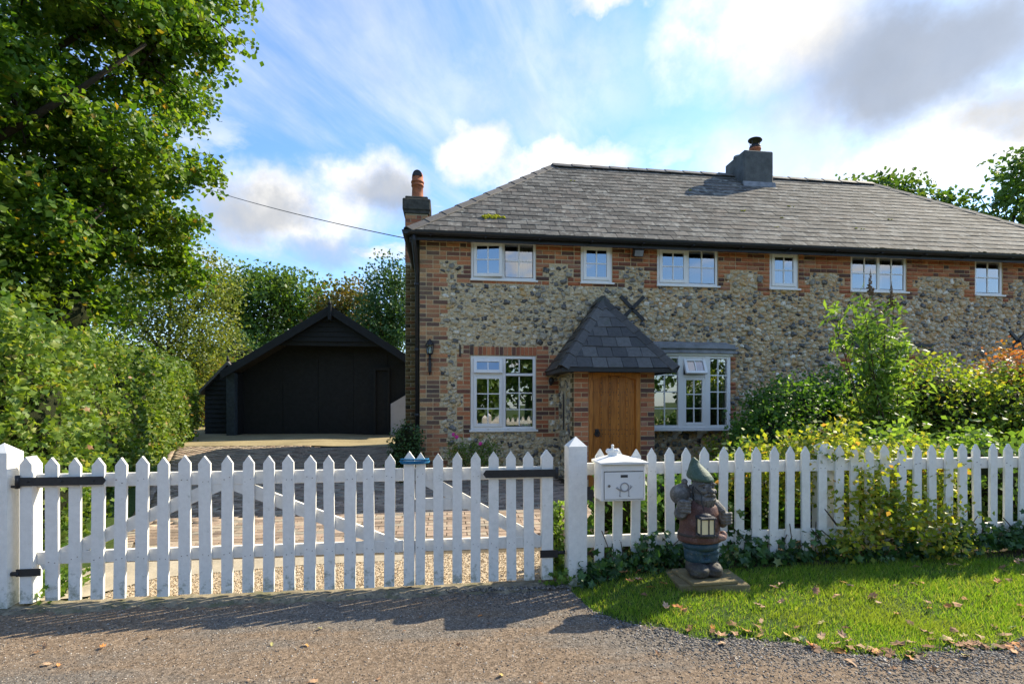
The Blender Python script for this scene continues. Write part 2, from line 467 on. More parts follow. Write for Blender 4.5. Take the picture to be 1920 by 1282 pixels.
    c = t.ramp(n2, [(0.3, (0.035, 0.026, 0.017)), (0.7, (0.10, 0.075, 0.05))])
    M['soil'] = finish(t, m, c, 0.95, (n2, 0.8, 0.03), 0.15)
    m, t = new_mat('turf'); p = pos(t)
    n2 = t.noise(p, 20, 6, 0.7).outputs['Fac']; n1 = t.noise(p, 0.6, 4).outputs['Fac']
    c = t.ramp(n2, [(0.3, (0.028, 0.05, 0.012)), (0.7, (0.075, 0.115, 0.025))])
    c = t.mix(t.math('MULTIPLY', t.step(n1, 0.5, 0.7), 0.5), c, (0.085, 0.08, 0.03))
    M['turf'] = finish(t, m, c, 0.9, (n2, 0.8, 0.03), 0.15)
    M['bark'] = mat_plain('bark', (0.05, 0.04, 0.03), 0.95, 0.5, 14, 1.0, 0.15)
    M['twig'] = mat_plain('twig', (0.075, 0.055, 0.035), 0.9, 0.4, 30, 0.5, 0.2)
    M['core'] = mat_plain('painted_shade_core', (0.022, 0.026, 0.012), 0.95, 0.5, 9, 1.0, 0.05)  # near-black filler, inner shade of hedge and shrubs put into the colour
    L = mat_leaf
    M['oak_leaf'] = L('oak_leaf', [(0, (0.045, 0.115, 0.011)), (0.5, (0.09, 0.18, 0.017)), (0.9, (0.155, 0.245, 0.024)), (0.98, (0.23, 0.23, 0.028)), (1, (0.30, 0.18, 0.03))], 0.48, 0.9, (0.13, 0.19, 0.02))
    M['hedge_leaf'] = L('hedge_leaf', [(0, (0.065, 0.13, 0.015)), (0.5, (0.13, 0.21, 0.025)), (0.85, (0.22, 0.30, 0.05)), (0.98, (0.30, 0.31, 0.08)), (1, (0.34, 0.18, 0.09))], 0.43, 1.1, (0.045, 0.10, 0.016))
    M['olive_leaf'] = L('olive_leaf', [(0, (0.10, 0.15, 0.025)), (0.6, (0.17, 0.22, 0.04)), (1, (0.25, 0.26, 0.055))], 0.38, 0.6, (0.20, 0.20, 0.035))
    M['far_leaf'] = L('far_tree_leaf', [(0, (0.045, 0.10, 0.016)), (0.6, (0.08, 0.16, 0.025)), (1, (0.13, 0.20, 0.04))], 0.36, 0.35, (0.12, 0.165, 0.03))
    M['brown_leaf'] = L('turning_leaf', [(0, (0.07, 0.09, 0.018)), (0.5, (0.12, 0.12, 0.02)), (1, (0.20, 0.13, 0.03))], 0.3, 0.5, (0.15, 0.10, 0.02))
    M['dark_leaf'] = L('dark_leaf', [(0, (0.025, 0.07, 0.022)), (0.6, (0.05, 0.11, 0.03)), (1, (0.085, 0.15, 0.045))], 0.25, 0.6)
    M['yew_leaf'] = L('low_shrub_leaf', [(0, (0.04, 0.105, 0.016)), (0.6, (0.08, 0.18, 0.026)), (1, (0.14, 0.25, 0.04))], 0.42, 1.5, (0.09, 0.18, 0.025))
    M['lime_leaf'] = L('lime_leaf', [(0, (0.085, 0.165, 0.02)), (0.5, (0.17, 0.255, 0.03)), (0.85, (0.28, 0.33, 0.045)), (1, (0.36, 0.27, 0.05))], 0.5, 2.0, (0.09, 0.15, 0.02))
    M['gold_leaf'] = L('golden_leaf', [(0, (0.12, 0.19, 0.025)), (0.5, (0.25, 0.30, 0.035)), (0.9, (0.42, 0.40, 0.06)), (1, (0.42, 0.2, 0.07))], 0.48, 4.0, (0.075, 0.14, 0.02))
    M['orange_leaf'] = L('orange_leaf', [(0, (0.22, 0.16, 0.03)), (0.5, (0.38, 0.17, 0.05)), (1, (0.42, 0.12, 0.06))], 0.35, 2.0, (0.2, 0.19, 0.03))
    M['buddleia_leaf'] = L('buddleia_leaf', [(0, (0.07, 0.14, 0.025)), (0.6, (0.14, 0.24, 0.04)), (1, (0.22, 0.33, 0.07))], 0.5, 2.0)
    M['ivy_leaf'] = L('ivy_leaf', [(0, (0.018, 0.055, 0.016)), (0.6, (0.035, 0.095, 0.024)), (0.95, (0.07, 0.15, 0.035)), (1, (0.2, 0.2, 0.05))], 0.22, 2.0, None, 0.35)
    M['grass'] = L('grass_blade', [(0, (0.09, 0.18, 0.016)), (0.5, (0.165, 0.29, 0.028)), (0.85, (0.25, 0.36, 0.045)), (1, (0.42, 0.38, 0.14))], 0.48, 1.8, (0.22, 0.28, 0.04))
    M['fallen'] = mat_rand('fallen_leaf', [(0, (0.18, 0.085, 0.04)), (0.3, (0.32, 0.17, 0.085)), (0.6, (0.50, 0.33, 0.20)), (0.8, (0.55, 0.21, 0.05)), (0.93, (0.45, 0.37, 0.13)), (1, (0.28, 0.33, 0.15))], 0.8, 0.4, 60, 0.3)


mats()

# ------------------------------------------------------------------ ground
F = 8.72                       # plane of the cottage front
XC = -0.49                     # its left corner
XE = 13.2                      # its right corner


def sstep(v, a, b):
    t = np.clip((np.asarray(v, float) - a) / (b - a), 0, 1)
    return t * t * (3 - 2 * t)


def gz(X, Y):
    X = np.asarray(X, float); Y = np.asarray(Y, float)
    base = np.interp(Y, [-900, 3.9, 5.0, 13.5, 16.3, 20, 900], [0, 0, 0.03, 0.33, 0.40, 0.42, 0.42])
    side = 0.115 * sstep(X, 0.95, 1.45) * sstep(Y, 2.75, 3.95)
    hed = 0.05 * (1 - sstep(X, -3.6, -3.1)) * sstep(Y, 3.9, 4.6)
    return np.maximum(base + hed, side)


def gzf(x, y):
    return float(gz(x, y))


EDGE = np.array([(-60, 3.82), (0.80, 3.86), (0.90, 3.86), (0.96, 3.40), (1.12, 3.16), (1.45, 2.96), (1.8, 2.84), (2.2, 2.66), (2.6, 2.55), (3.1, 2.60), (3.7, 2.72), (5, 2.8), (9, 2.9), (60, 3.2)])


def edge(X):
    X = np.asarray(X, float)
    return np.interp(X, EDGE[:, 0], EDGE[:, 1]) + 0.035 * np.sin(X * 7.3) * sstep(X, 1.0, 1.4) + 0.02 * np.sin(X * 19.1 + 1) * sstep(X, 1.0, 1.4)


def sheet(name, xs, ylo, yhi, ny, dz, mat, kind='structure', label=None, cat=None):
    """strip of ground between two curves ylo(x), yhi(x)"""
    xs = np.asarray(xs, float)
    lo = ylo(xs) if callable(ylo) else np.full(len(xs), ylo); hi = yhi(xs) if callable(yhi) else np.full(len(xs), yhi)
    t = np.linspace(0, 1, ny)[:, None]
    Y = lo[None] * (1 - t) + hi[None] * t; X = np.repeat(xs[None], ny, 0)
    Z = gz(X, Y) + dz
    V = np.stack([X, Y, Z], -1).reshape(-1, 3)
    nx = len(xs); i = np.arange(ny - 1)[:, None] * nx + np.arange(nx - 1)[None]
    Q = np.stack([i, i + 1, i + nx + 1, i + nx], -1).reshape(-1, 4)
    o = obj_np(name, V, [Q], mat, None, True)
    return tag(o, label, cat, None, kind)


xs = np.unique(np.concatenate([-np.geomspace(12, 900, 14)[::-1], np.linspace(-12, 14, 105), np.geomspace(14, 900, 14)]))
ys = np.unique(np.concatenate([-np.geomspace(6, 900, 12)[::-1], np.linspace(-6, 24, 121), np.geomspace(24, 900, 14)]))
GX, GY = np.meshgrid(xs, ys)
V = np.stack([GX, GY, gz(GX, GY)], -1).reshape(-1, 3)
i = np.arange(len(ys) - 1)[:, None] * len(xs) + np.arange(len(xs) - 1)[None]
ground = obj_np('ground', V, [np.stack([i, i + 1, i + len(xs) + 1, i + len(xs)], -1).reshape(-1, 4)], MT['turf'], None, True)
tag(ground, 'grassy ground running out to the horizon all around the plot', 'ground', None, 'structure')

lane = sheet('lane', np.unique(np.concatenate([np.linspace(-60, -6, 20), np.linspace(-6, 9, 240), np.linspace(9, 60, 20)])), -2.6, edge, 60, 0.012, MT['lane'],
             'structure', 'brown gravelly lane in front of the white gates', 'lane')
lawn = sheet('lawn', np.linspace(0.88, 14, 160), edge, 3.92, 24, 0.008, MT['turf'], 'structure', 'sunlit strip of lawn between the gravel and the picket fence', 'lawn')
bed = sheet('flower_bed', np.linspace(1.08, 14, 60), 3.80, 8.72, 40, 0.016, MT['soil'], 'structure', 'dark soil of the garden bed behind the picket fence', 'soil')


def drive_left(Y):
    return -2.95 - 0.4425 * (np.asarray(Y, float) - 4.9)


# paved drive: bedding, then single pavers
def poly_sheet(name, pts, dz, mat, label, cat, sub=0.25, kind='structure'):
    bm = bmesh.new()
    bm.faces.new([bm.verts.new((x, y, 0)) for x, y in pts])
    x0 = min(p[0] for p in pts); x1 = max(p[0] for p in pts); y0 = min(p[1] for p in pts); y1 = max(p[1] for p in pts)
    for ax, a, b in ((0, x0, x1), (1, y0, y1)):
        k = a + sub
        while k < b:
            no = (1, 0, 0) if ax == 0 else (0, 1, 0)
            bmesh.ops.bisect_plane(bm, geom=bm.verts[:] + bm.edges[:] + bm.faces[:], plane_co=(k, k, 0), plane_no=no)
            k += sub
    for v in bm.verts:
        v.co.z = gzf(v.co.x, v.co.y) + dz
    me = bpy.data.meshes.new(name); bm.to_mesh(me); bm.free(); me.materials.append(mat)
    return tag(link(bpy.data.objects.new(name, me)), label, cat, None, kind)


DRIVE = [(-2.95, 4.86), (1.0, 4.76), (1.0, 5.3), (1.85, 5.6), (1.85, 8.7), (-0.55, 8.7), (-0.55, 13.25), (float(drive_left(13.25)), 13.25)]
drive = poly_sheet('driveway', DRIVE, 0.006, MT['sand'], 'brick paved driveway behind the white gates', 'driveway')
poly_sheet('concrete_apron', [(float(drive_left(13.27)) - 0.1, 13.27), (2.0, 13.27), (2.0, 22.5), (-10.5, 22.5)], 0.022, MT['apron'], 'mossy concrete apron in front of the black garage', 'concrete', 1.0)
poly_sheet('concrete_strip', [(-2.98, 4.02), (-2.62, 4.08), (-2.31, 4.43), (-1.2, 4.61), (-0.42, 4.63), (-0.42, 4.79), (-1.5, 4.82), (-2.95, 4.85), (-3.15, 4.6)], 0.014, MT['concrete'], 'pale concrete strip along the front edge of the brick drive', 'concrete')
gstrip = poly_sheet('gravel_strip', [(-2.63, 4.0), (0.93, 3.96), (0.98, 4.75), (-0.42, 4.78), (-0.42, 4.625), (-1.2, 4.605), (-2.31, 4.425)], 0.010, MT['gravel'], 'golden gravel strip just inside the white gates', 'gravel')
lip = MB()
n = 110
prev = None
for k in range(n + 1):
    x = -3.05 + (0.93 + 3.05) * k / n
    a = 3.80 + random.uniform(-.03, .03) + 0.02 * math.sin(k * 0.31); b = 4.01 + random.uniform(-.01, .01)
    row = [(x, a, 0.010), (x, a + 0.03, 0.026 + 0.006 * math.sin(k * 2.9)), (x, b - 0.02, 0.03 + 0.004 * math.sin(k)), (x, b, 0.012)]
    base = len(lip.v); lip.v += row
    if prev is not None:
        for q in range(3):
            lip.f.append((prev + q, base + q, base + q + 1, prev + q + 1)); lip.sm.append(True)
    prev = base
tag(lip.obj('concrete_kerb', mat_rand('worn_kerb', [(0, (0.26, 0.22, 0.15)), (1, (0.26, 0.22, 0.15))], 0.95, 0.75, 14, 1.0, [((0.10, 0.105, 0.05), 6, 0.48, 0.62, 0.7), ((0.07, 0.06, 0.05), 30, 0.55, 0.65, 0.6), ((0.45, 0.38, 0.27), 9, 0.58, 0.7, 0.6)])), 'rough worn concrete edge under the white gates', 'kerb', None, 'structure')

# pavers
pv = []
row = 0; y = 4.93
while y < 13.22:
    x = -8.0 + (0.105 if row % 2 else 0.0)
    while x < 1.8:
        xa, xb = x, x + 0.2
        lx = float(drive_left(y)) + 0.14
        rx = 0.96 if y < 5.4 else (1.8 if y < 8.65 else -0.6)
        xa2, xb2 = max(xa, lx), min(xb, rx)
        if xb2 - xa2 > 0.05:
            pv.append(((xa2 + xb2) / 2, y, (xb2 - xa2) / 2))
        x += 0.21
    y += 0.108; row += 1
for k in range(95):                                   # edging course along the left side
    yy = 4.95 + k * 0.0875
    pv.append((float(drive_left(yy)) + 0.06, yy, -1))
pv.sort(key=lambda q: q[1] ** 2 + q[0] ** 2 * 0.5)
pm = MB().box(-0.5, 0.5, -0.049, 0.049, -0.04, 0.018)
paver_me = pm.mesh('paver', MT['paver'])
edge_me = MB().box(-0.05, 0.05, -0.040, 0.040, -0.04, 0.02).mesh('paver', MT['paver'])
slope = math.atan(0.0353)
SC, SH = [], []
for k, (x, y, hw) in enumerate(pv):
    z = gzf(x, y) + 0.006 + random.uniform(-0.002, 0.003)
    if k < 300:
        if hw < 0:
            inst('paver', edge_me, (x, y, z), (slope, 0, R(24)), (1, 1, 1), drive)
        else:
            inst('paver', paver_me, (x, y, z), (slope, random.uniform(-.01, .01), random.uniform(-.012, .012)), (2 * hw, 1, 1), drive)
    else:
        SC.append((x, y, z - 0.011)); SH.append((0.05 if hw < 0 else hw, 0.049 if hw > 0 else 0.038, 0.029))
V, Q = boxes_np(np.array(SC), np.array(SH))
tag(obj_np('pavers', V, [Q], MT['paver'], drive), None, None, None, 'stuff')


# small stones
def pebbles(name, P, size, mat, parent, seed):
    rg = np.random.default_rng(seed); n = len(P)
    T = np.array([(1, 0, 0), (0, 1, 0), (-1, 0, 0), (0, -1, 0), (0, 0, 1), (0, 0, -1)], float)
    Ff = np.array([(0, 1, 4), (1, 2, 4), (2, 3, 4), (3, 0, 4), (1, 0, 5), (2, 1, 5), (3, 2, 5), (0, 3, 5)])
    sc = size[:, None, None] * rg.uniform(0.6, 1.2, (n, 1, 3)) * np.array([1, 1, 0.65])
    V = T[None] * sc + rg.normal(0, 0.18, (n, 6, 3)) * size[:, None, None]
    a = rg.uniform(0, 6.28, n); ca, sa = np.cos(a), np.sin(a)
    x = V[..., 0] * ca[:, None] - V[..., 1] * sa[:, None]; y = V[..., 0] * sa[:, None] + V[..., 1] * ca[:, None]
    V = np.stack([x, y, V[..., 2]], -1) + P[:, None, :]
    Fa = (Ff[None] + 6 * np.arange(n)[:, None, None]).reshape(-1, 3)
    return tag(obj_np(name, V.reshape(-1, 3), [Fa], mat, parent), None, None, None, 'stuff')


rg = np.random.default_rng(3)
n = 52000
X = rg.uniform(-4.2, 6.5, n); e = edge(X)
Y = np.where(rg.random(n) < 0.45, e - np.abs(rg.normal(0, 0.28, n)), rg.uniform(1.9, 3.9, n))
near = np.exp(-np.clip(e - Y, 0, 9) / 0.32) * sstep(X, -0.6, 0.7)
keep = (Y < e + 0.05) & (rg.random(n) < 0.2 + 0.9 * near)
X, Y, near = X[keep], Y[keep], near[keep]
P = np.stack([X, Y, gz(X, Y) + 0.013 + np.where((X < 0.9) & (Y > 3.8), 0.016, 0)], -1)
tag(pebbles('lane_gravel', P, rg.uniform(0.003, 0.007, len(X)) * (1 + 0.9 * near), MT['chip'], None, 4), 'loose grey stone chips scattered over the lane', 'gravel')
n = 60000
X = rg.uniform(-4.3, 6.5, n); Y = rg.uniform(1.9, 3.8, n); keep = (Y < edge(X) - 0.02) & ~((X < 0.86) & (Y > 3.74)); X, Y = X[keep], Y[keep]
tag(pebbles('lane_grit', np.stack([X, Y, gz(X, Y) + 0.012], -1), rg.uniform(0.0025, 0.0065, len(X)), MT['grit'], None, 6), 'fine brown grit trodden into the lane', 'gravel')
n = 15000
X = rg.uniform(-2.6, 0.95, n); Y = rg.uniform(3.97, 4.76, n)
lowb = np.interp(X, [-2.63, -2.31, -1.2, -0.42, -0.41, 0.98], [4.05, 4.43, 4.61, 4.63, 4.78, 4.76])
keep = Y < lowb
P = np.stack([X[keep], Y[keep], gz(X[keep], Y[keep]) + 0.014], -1)
pebbles('gravel_stones', P, rg.uniform(0.004, 0.008, len(P)), MT['gravel'], gstrip, 5)

# grass blades on the lawn
n = 150000
X = rg.uniform(0.9, 7.0, n); e = edge(X); Y = rg.uniform(2.4, 3.95, n)
dens = sstep(Y - e, -0.05, 0.16) * (1 - 0.75 * sstep(Y, 3.66, 3.86))
clump = 0.5 + 0.5 * np.sin(X * 5.1 + 2 * np.sin(Y * 4.3)) * np.sin(Y * 6.7 + 1.3 * np.sin(X * 3.1))
patchy = 0.5 + 0.5 * np.sin(X * 2.3 + 1.7 * np.sin(Y * 2.9)) * np.cos(Y * 3.7 + X * 1.1)
keep = rg.random(n) < dens * (0.35 + 0.35 * clump + 0.3 * patchy)
X, Y, clump = X[keep], Y[keep], clump[keep]; n = len(X)
h = rg.uniform(0.018, 0.045, n) * (0.75 + 0.5 * clump); a = rg.uniform(0, 6.28, n); wd = rg.uniform(0.0018, 0.0034, n)
lean = rg.normal(0, 0.45, (n, 2)) * h[:, None]
B = np.stack([X, Y, gz(X, Y) + 0.008], -1)
dx = np.stack([np.cos(a) * wd, np.sin(a) * wd, np.zeros(n)], -1)
T = B + np.stack([lean[:, 0], lean[:, 1], h], -1)
V = np.stack([B - dx, B + dx, T], 1).reshape(-1, 3)
tag(obj_np('grass', V, [np.arange(3 * n).reshape(-1, 3)], MT['grass']), 'short green grass blades of the lawn beside the gravel', 'grass', None, 'stuff')

# ------------------------------------------------------------------ cottage
cottage = thing('cottage', (6.3, 11.4, 0.15), 'flint and brick cottage with hipped slate roof and white windows', 'house')
WIN = [(0.368, 1.488, 3.54, 4.21), (2.28, 2.847, 3.54, 4.21), (3.669, 4.815, 3.535, 4.21), (5.817, 6.387, 3.53, 4.21), (7.443, 8.607, 3.53, 4.21), (10.073, 10.685, 3.525, 4.21)]
GW = (0.359, 1.488, 0.978, 2.245)
GW2 = (7.45, 8.60, 0.978, 2.20)
BAYO = (3.62, 4.86, 1.02, 2.24)
OPEN = WIN + [GW, GW2, BAYO]


def wall_panel(name, x0, x1, z0, z1, yf, th, holes, mat, parent):
    xs = sorted({x0, x1, *[h[0] for h in holes], *[h[1] for h in holes]}); zs = sorted({z0, z1, *[h[2] for h in holes], *[h[3] for h in holes]})
    nx, nz = len(xs) - 1, len(zs) - 1
    def solid(i, k):
        if i < 0 or k < 0 or i >= nx or k >= nz: return False
        cx, cz = (xs[i] + xs[i + 1]) / 2, (zs[k] + zs[k + 1]) / 2
        return not any(h[0] < cx < h[1] and h[2] < cz < h[3] for h in holes)
    m = MB()
    for i in range(nx):
        for k in range(nz):
            if not solid(i, k): continue
            a, b, c, d = xs[i], xs[i + 1], zs[k], zs[k + 1]; y0, y1 = yf, yf + th
            m.add([(a, y0, c), (b, y0, c), (b, y0, d), (a, y0, d)], [(0, 1, 2, 3)]); m.add([(a, y1, c), (b, y1, c), (b, y1, d), (a, y1, d)], [(3, 2, 1, 0)])
            if not solid(i - 1, k): m.add([(a, y0, c), (a, y1, c), (a, y1, d), (a, y0, d)], [(3, 2, 1, 0)])
            if not solid(i + 1, k): m.add([(b, y0, c), (b, y1, c), (b, y1, d), (b, y0, d)], [(0, 1, 2, 3)])
            if not solid(i, k - 1): m.add([(a, y0, c), (b, y0, c), (b, y1, c), (a, y1, c)], [(3, 2, 1, 0)])
            if not solid(i, k + 1): m.add([(a, y0, d), (b, y0, d), (b, y1, d), (a, y1, d)], [(0, 1, 2, 3)])
    return m.obj(name, mat, parent)


front = wall_panel('front_wall', XC, XE, -0.1, 4.32, F, 0.28, OPEN, MT['mortar'], cottage)
m = MB().box(XC, XC + 0.28, F + 0.281, 14.32, -0.1, 4.32); m.box(XE - 0.28, XE, F + 0.281, 14.32, -0.1, 4.32); m.box(XC + 0.281, XE - 0.281, 14.04, 14.32, -0.1, 4.32)
m.obj('outer_wall', MT['brick_moss'], cottage)
m = MB().box(XC + 0.282, XE - 0.282, F + 0.283, 14.03, 2.42, 2.62); m.box(XC + 0.282, XE - 0.282, F + 0.283, 14.03, -0.08, 0.32); m.box(XC + 0.282, XE - 0.282, F + 0.283, 14.03, 4.38, 4.46)
for x in (1.95, 5.2, 6.75, 9.4):
    m.box(x, x + 0.1, F + 0.284, 13.0, 0.32, 2.42); m.box(x, x + 0.1, F + 0.284, 13.0, 2.62, 4.38)
m.box(XC + 0.283, XE - 0.283, 12.2, 12.3, 0.32, 2.42); m.box(XC + 0.283, XE - 0.283, 12.2, 12.3, 2.62, 4.38)
m.obj('inner_wall', MT['interior'], cottage)

# --- which part of the front is brick, per 75 mm course
NX = int(round((XE - XC) * 100)); NC = 57
zone = np.zeros((NC, NX), bool)
cz = 0.02 + 0.075 * (np.arange(NC) + 0.5)


def fill(k, a, b):
    i0 = max(0, int(round((a - XC) * 100))); i1 = min(NX, int(round((b - XC) * 100)))
    if i1 > i0: zone[k, i0:i1] = True


for k in range(NC):
    z = cz[k]
    fill(k, XC, XC + (0.45 if (k // 3) % 2 else 0.33) + (0.02 if k % 2 else 0))
    if z > 3.83: fill(k, XC, XE)
    for (a, b, c, d) in WIN:
        if c - 0.10 < z < 3.9:
            wdt = 0.235 if (k // 2) % 2 else 0.125
            fill(k, a - wdt, a); fill(k, b, b + wdt)
        if c - 0.085 < z < c: fill(k, a - 0.1, b + 0.1)
    for (a, b, c, d) in (GW, GW2):
        if c - 0.16 < z < d + 0.16:
            wdt = 0.225 if (k // 3) % 2 else 0.115
            fill(k, a - wdt, a); fill(k, b, b + (0.40 if (k // 3) % 2 else 0.225))
        if c - 0.085 < z < c: fill(k, a - 0.1, b + 0.2)
    if 0.9 < z < 2.3:
        fill(k, BAYO[1] + 0.06, BAYO[1] + (0.30 if (k // 3) % 2 else 0.2))
SOLD = (GW[0] - 0.01, GW[1] + 0.01, GW[3], GW[3] + 0.15)
for (a, b, c, d) in OPEN + [SOLD, (1.90, 3.22, -1, 2.0)]:
    i0 = int(round((a - XC) * 100)); i1 = int(round((b - XC) * 100))
    for k in range(NC):
        if cz[k] + 0.03 > c and cz[k] - 0.03 < d: zone[k, i0:i1] = False
bricks = []                                           # (x, y, z, width, height, facing) facing 'f' = front, 'l' = left side
for k in range(NC):
    row = zone[k]; d = np.diff(np.concatenate([[0], row.astype(int), [0]]))
    for s0, s1 in zip(np.where(d == 1)[0], np.where(d == -1)[0]):
        a, b = XC + s0 / 100, XC + s1 / 100
        x = a; q = k + int(a * 3)
        first = True
        while b - x > 0.04:
            wdt = 0.215 if (q % 2 == 0 or random.random() < 0.25) else 0.1025
            if first and k % 2 and b - a > 0.4: wdt = 0.1025
            first = False
            if b - (x + wdt) < 0.06: wdt = b - x - 0.004
            wdt = min(wdt, b - x - 0.002)
            if wdt < 0.03: break
            bricks.append((x + wdt / 2, F, 0.02 + 0.075 * k + 0.0375, wdt - 0.004, 0.0605, 'f'))
            x += wdt + 0.01; q += 1
x = SOLD[0]
while x < SOLD[1] - 0.05:                             # soldier course over the ground-floor window
    bricks.append((x + 0.033, F, SOLD[2] + 0.078, 0.062, 0.142, 'f')); x += 0.0722
PF, PX0, PX1 = 7.72, 1.91, 3.205                       # porch front plane and sides
for k in range(3, 26):
    z = 0.02 + 0.075 * k
    for (a, b) in ((PX0, 2.14), (2.975, PX1)):
        if k % 2: bricks.append(((a + b) / 2, PF, z + 0.0375, b - a - 0.008, 0.0605, 'f'))
        else:
            h = (b - a) / 2
            bricks.append((a + h / 2, PF, z + 0.0375, h - 0.013, 0.0605, 'f')); bricks.append((b - h / 2, PF, z + 0.0375, h - 0.013, 0.0605, 'f'))
bricks.sort(key=lambda q: q[0] ** 2 + q[1] ** 2 + (q[2] - 1.42) ** 2)
bm_ = bmesh.new(); bmesh.ops.create_cube(bm_, size=1.0)
brick_me = MB().box(-0.5, 0.5, -0.5, 0.5, -0.5, 0.5).mesh('brick', MT['brick']); bm_.free()
SC, SH = [], []
for k, (x, y, z, wd, hh, fc) in enumerate(bricks):
    out = random.uniform(0.004, 0.009)
    c = (x, y + 0.03 - out, z)
    if k < 300:
        inst('brick', brick_me, c, (random.uniform(-.008, .008), random.uniform(-.006, .006), random.uniform(-.01, .01)), (wd, 0.06, hh), front)
    else:
        SC.append(c); SH.append((wd / 2, 0.03, hh / 2))
V, Q = boxes_np(np.array(SC), np.array(SH))
tag(obj_np('bricks', V, [Q], MT['brick'], front), None, None, None, 'stuff')


# --- flints: packed nodules wherever the front is neither brick nor opening
EM = {}


def flint_field(name, x0, x1, z0, z1, blocked, place, parent, tries, seed, big=1.0):
    rg = np.random.default_rng(seed)
    res = 0.006; nx = int((x1 - x0) / res); nz = int((z1 - z0) / res)
    occ = np.zeros((nz, nx), bool)
    for (a, b, c, d) in blocked:
        i0, i1 = max(0, int(round((a - x0) / res))), min(nx, int(round((b - x0) / res))); k0, k1 = max(0, int(round((c - z0) / res))), min(nz, int(round((d - z0) / res)))
        if i1 > i0 and k1 > k0: occ[k0:k1, i0:i1] = True
    out = []
    for stage, (lo, hi, frac) in enumerate(((0.038, 0.058, 0.10), (0.027, 0.040, 0.34), (0.019, 0.028, 0.6), (0.012, 0.019, 0.9))):
        nt = int(tries * frac)
        a_ = rg.uniform(lo, hi, nt) * big; b_ = a_ * rg.uniform(0.55, 0.95, nt); px = rg.uniform(x0, x1, nt); pz = rg.uniform(z0, z1, nt)
        for a, b, x, z in zip(a_, b_, px, pz):
            i0, i1 = int((x - a - x0) / res), int((x + a - x0) / res) + 1; k0, k1 = int((z - b - z0) / res), int((z + b - z0) / res) + 1
            if i0 < 0 or k0 < 0 or i1 > nx or k1 > nz or occ[(k0 + k1) // 2, (i0 + i1) // 2]: continue
            key = (i1 - i0, k1 - k0)
            if key not in EM:
                gx, gy = np.meshgrid((np.arange(key[0]) + 0.5) / key[0] * 2 - 1, (np.arange(key[1]) + 0.5) / key[1] * 2 - 1)
                EM[key] = (gx ** 2 + gy ** 2) < 0.98
            sub = occ[k0:k1, i0:i1]
            if (sub & EM[key]).any(): continue
            sub |= EM[key]
            out.append((x, z, a * 1.13, b * 1.15))
    O = np.array(out)
    bm = bmesh.new(); bmesh.ops.create_icosphere(bm, subdivisions=2 if False else 2, radius=1.0)
    bm.verts.index_update()
    T = np.array([v.co[:] for v in bm.verts]); Fa = np.array([[v.index for v in f.verts] for f in bm.faces]); bm.free()
    T = T / np.maximum(np.abs(T).max(1, keepdims=True), 1e-6) ** 0.5 * 0.94      # a little blocky
    keepf = (T[Fa].mean(1)[:, 1] < 0.25); Fa = Fa[keepf]
    used = np.unique(Fa); mp = -np.ones(len(T), int); mp[used] = np.arange(len(used)); Fa = mp[Fa]; T = T[used]
    n = len(O); k = len(T)
    ph = rg.uniform(0, 6.28, (n, 3)); fq = rg.uniform(1.5, 3.5, (n, 3))
    lump = 1 + 0.17 * sum(np.sin(T[None, :, j] * fq[:, j:j + 1] * 2 + ph[:, j:j + 1]) for j in range(3)) + rg.normal(0, 0.085, (n, k))
    L = T[None] * lump[..., None]
    dep = (O[:, 2] + O[:, 3]) * 0.5 * rg.uniform(0.42, 0.95, n)
    ang = rg.normal(0, 0.35, n); ca, sa = np.cos(ang), np.sin(ang)
    lx = L[..., 0] * O[:, 2:3] * 0.97; lz = L[..., 2] * O[:, 3:4] * 0.97; ly = L[..., 1] * dep[:, None]
    X = lx * ca[:, None] - lz * sa[:, None] + O[:, 0:1]; Z = lx * sa[:, None] + lz * ca[:, None] + O[:, 1:2]
    V = place(X, ly, Z).reshape(-1, 3)
    Fn = (Fa[None] + k * np.arange(n)[:, None, None]).reshape(-1, 3)
    o = obj_np(name, V, [Fn], MT['flint'], parent, False)
    return tag(o, None, None, None, 'stuff'), n


blk = [(x - w_ / 2 - 0.004, x + w_ / 2 + 0.004, z - h_ / 2 - 0.003, z + h_ / 2 + 0.003) for (x, y, z, w_, h_, fc) in bricks if y == F]
blk += OPEN + [(1.96, 3.16, -1, 1.9), (XE - 1.6, XE, -1, 5), (4.3, 12, -1, 0.5)]
fl, NFL = flint_field('flints', XC, XE, 0.05, 3.84, blk, lambda X, y, Z: np.stack([X, F + y + 0.004, Z], -1), front, 90000, 11)


# --- windows
def bars(m, x0, x1, z0, z1, y0, y1, t, M=None, bev=0.004):
    m.box(x0, x0 + t, y0, y1, z0, z1, M, bev); m.box(x1 - t, x1, y0, y1, z0, z1, M, bev)
    m.box(x0 + t, x1 - t, y0 + 0.001, y1, z0, z0 + t, M, bev); m.box(x0 + t, x1 - t, y0 + 0.001, y1, z1 - t, z1, M, bev)


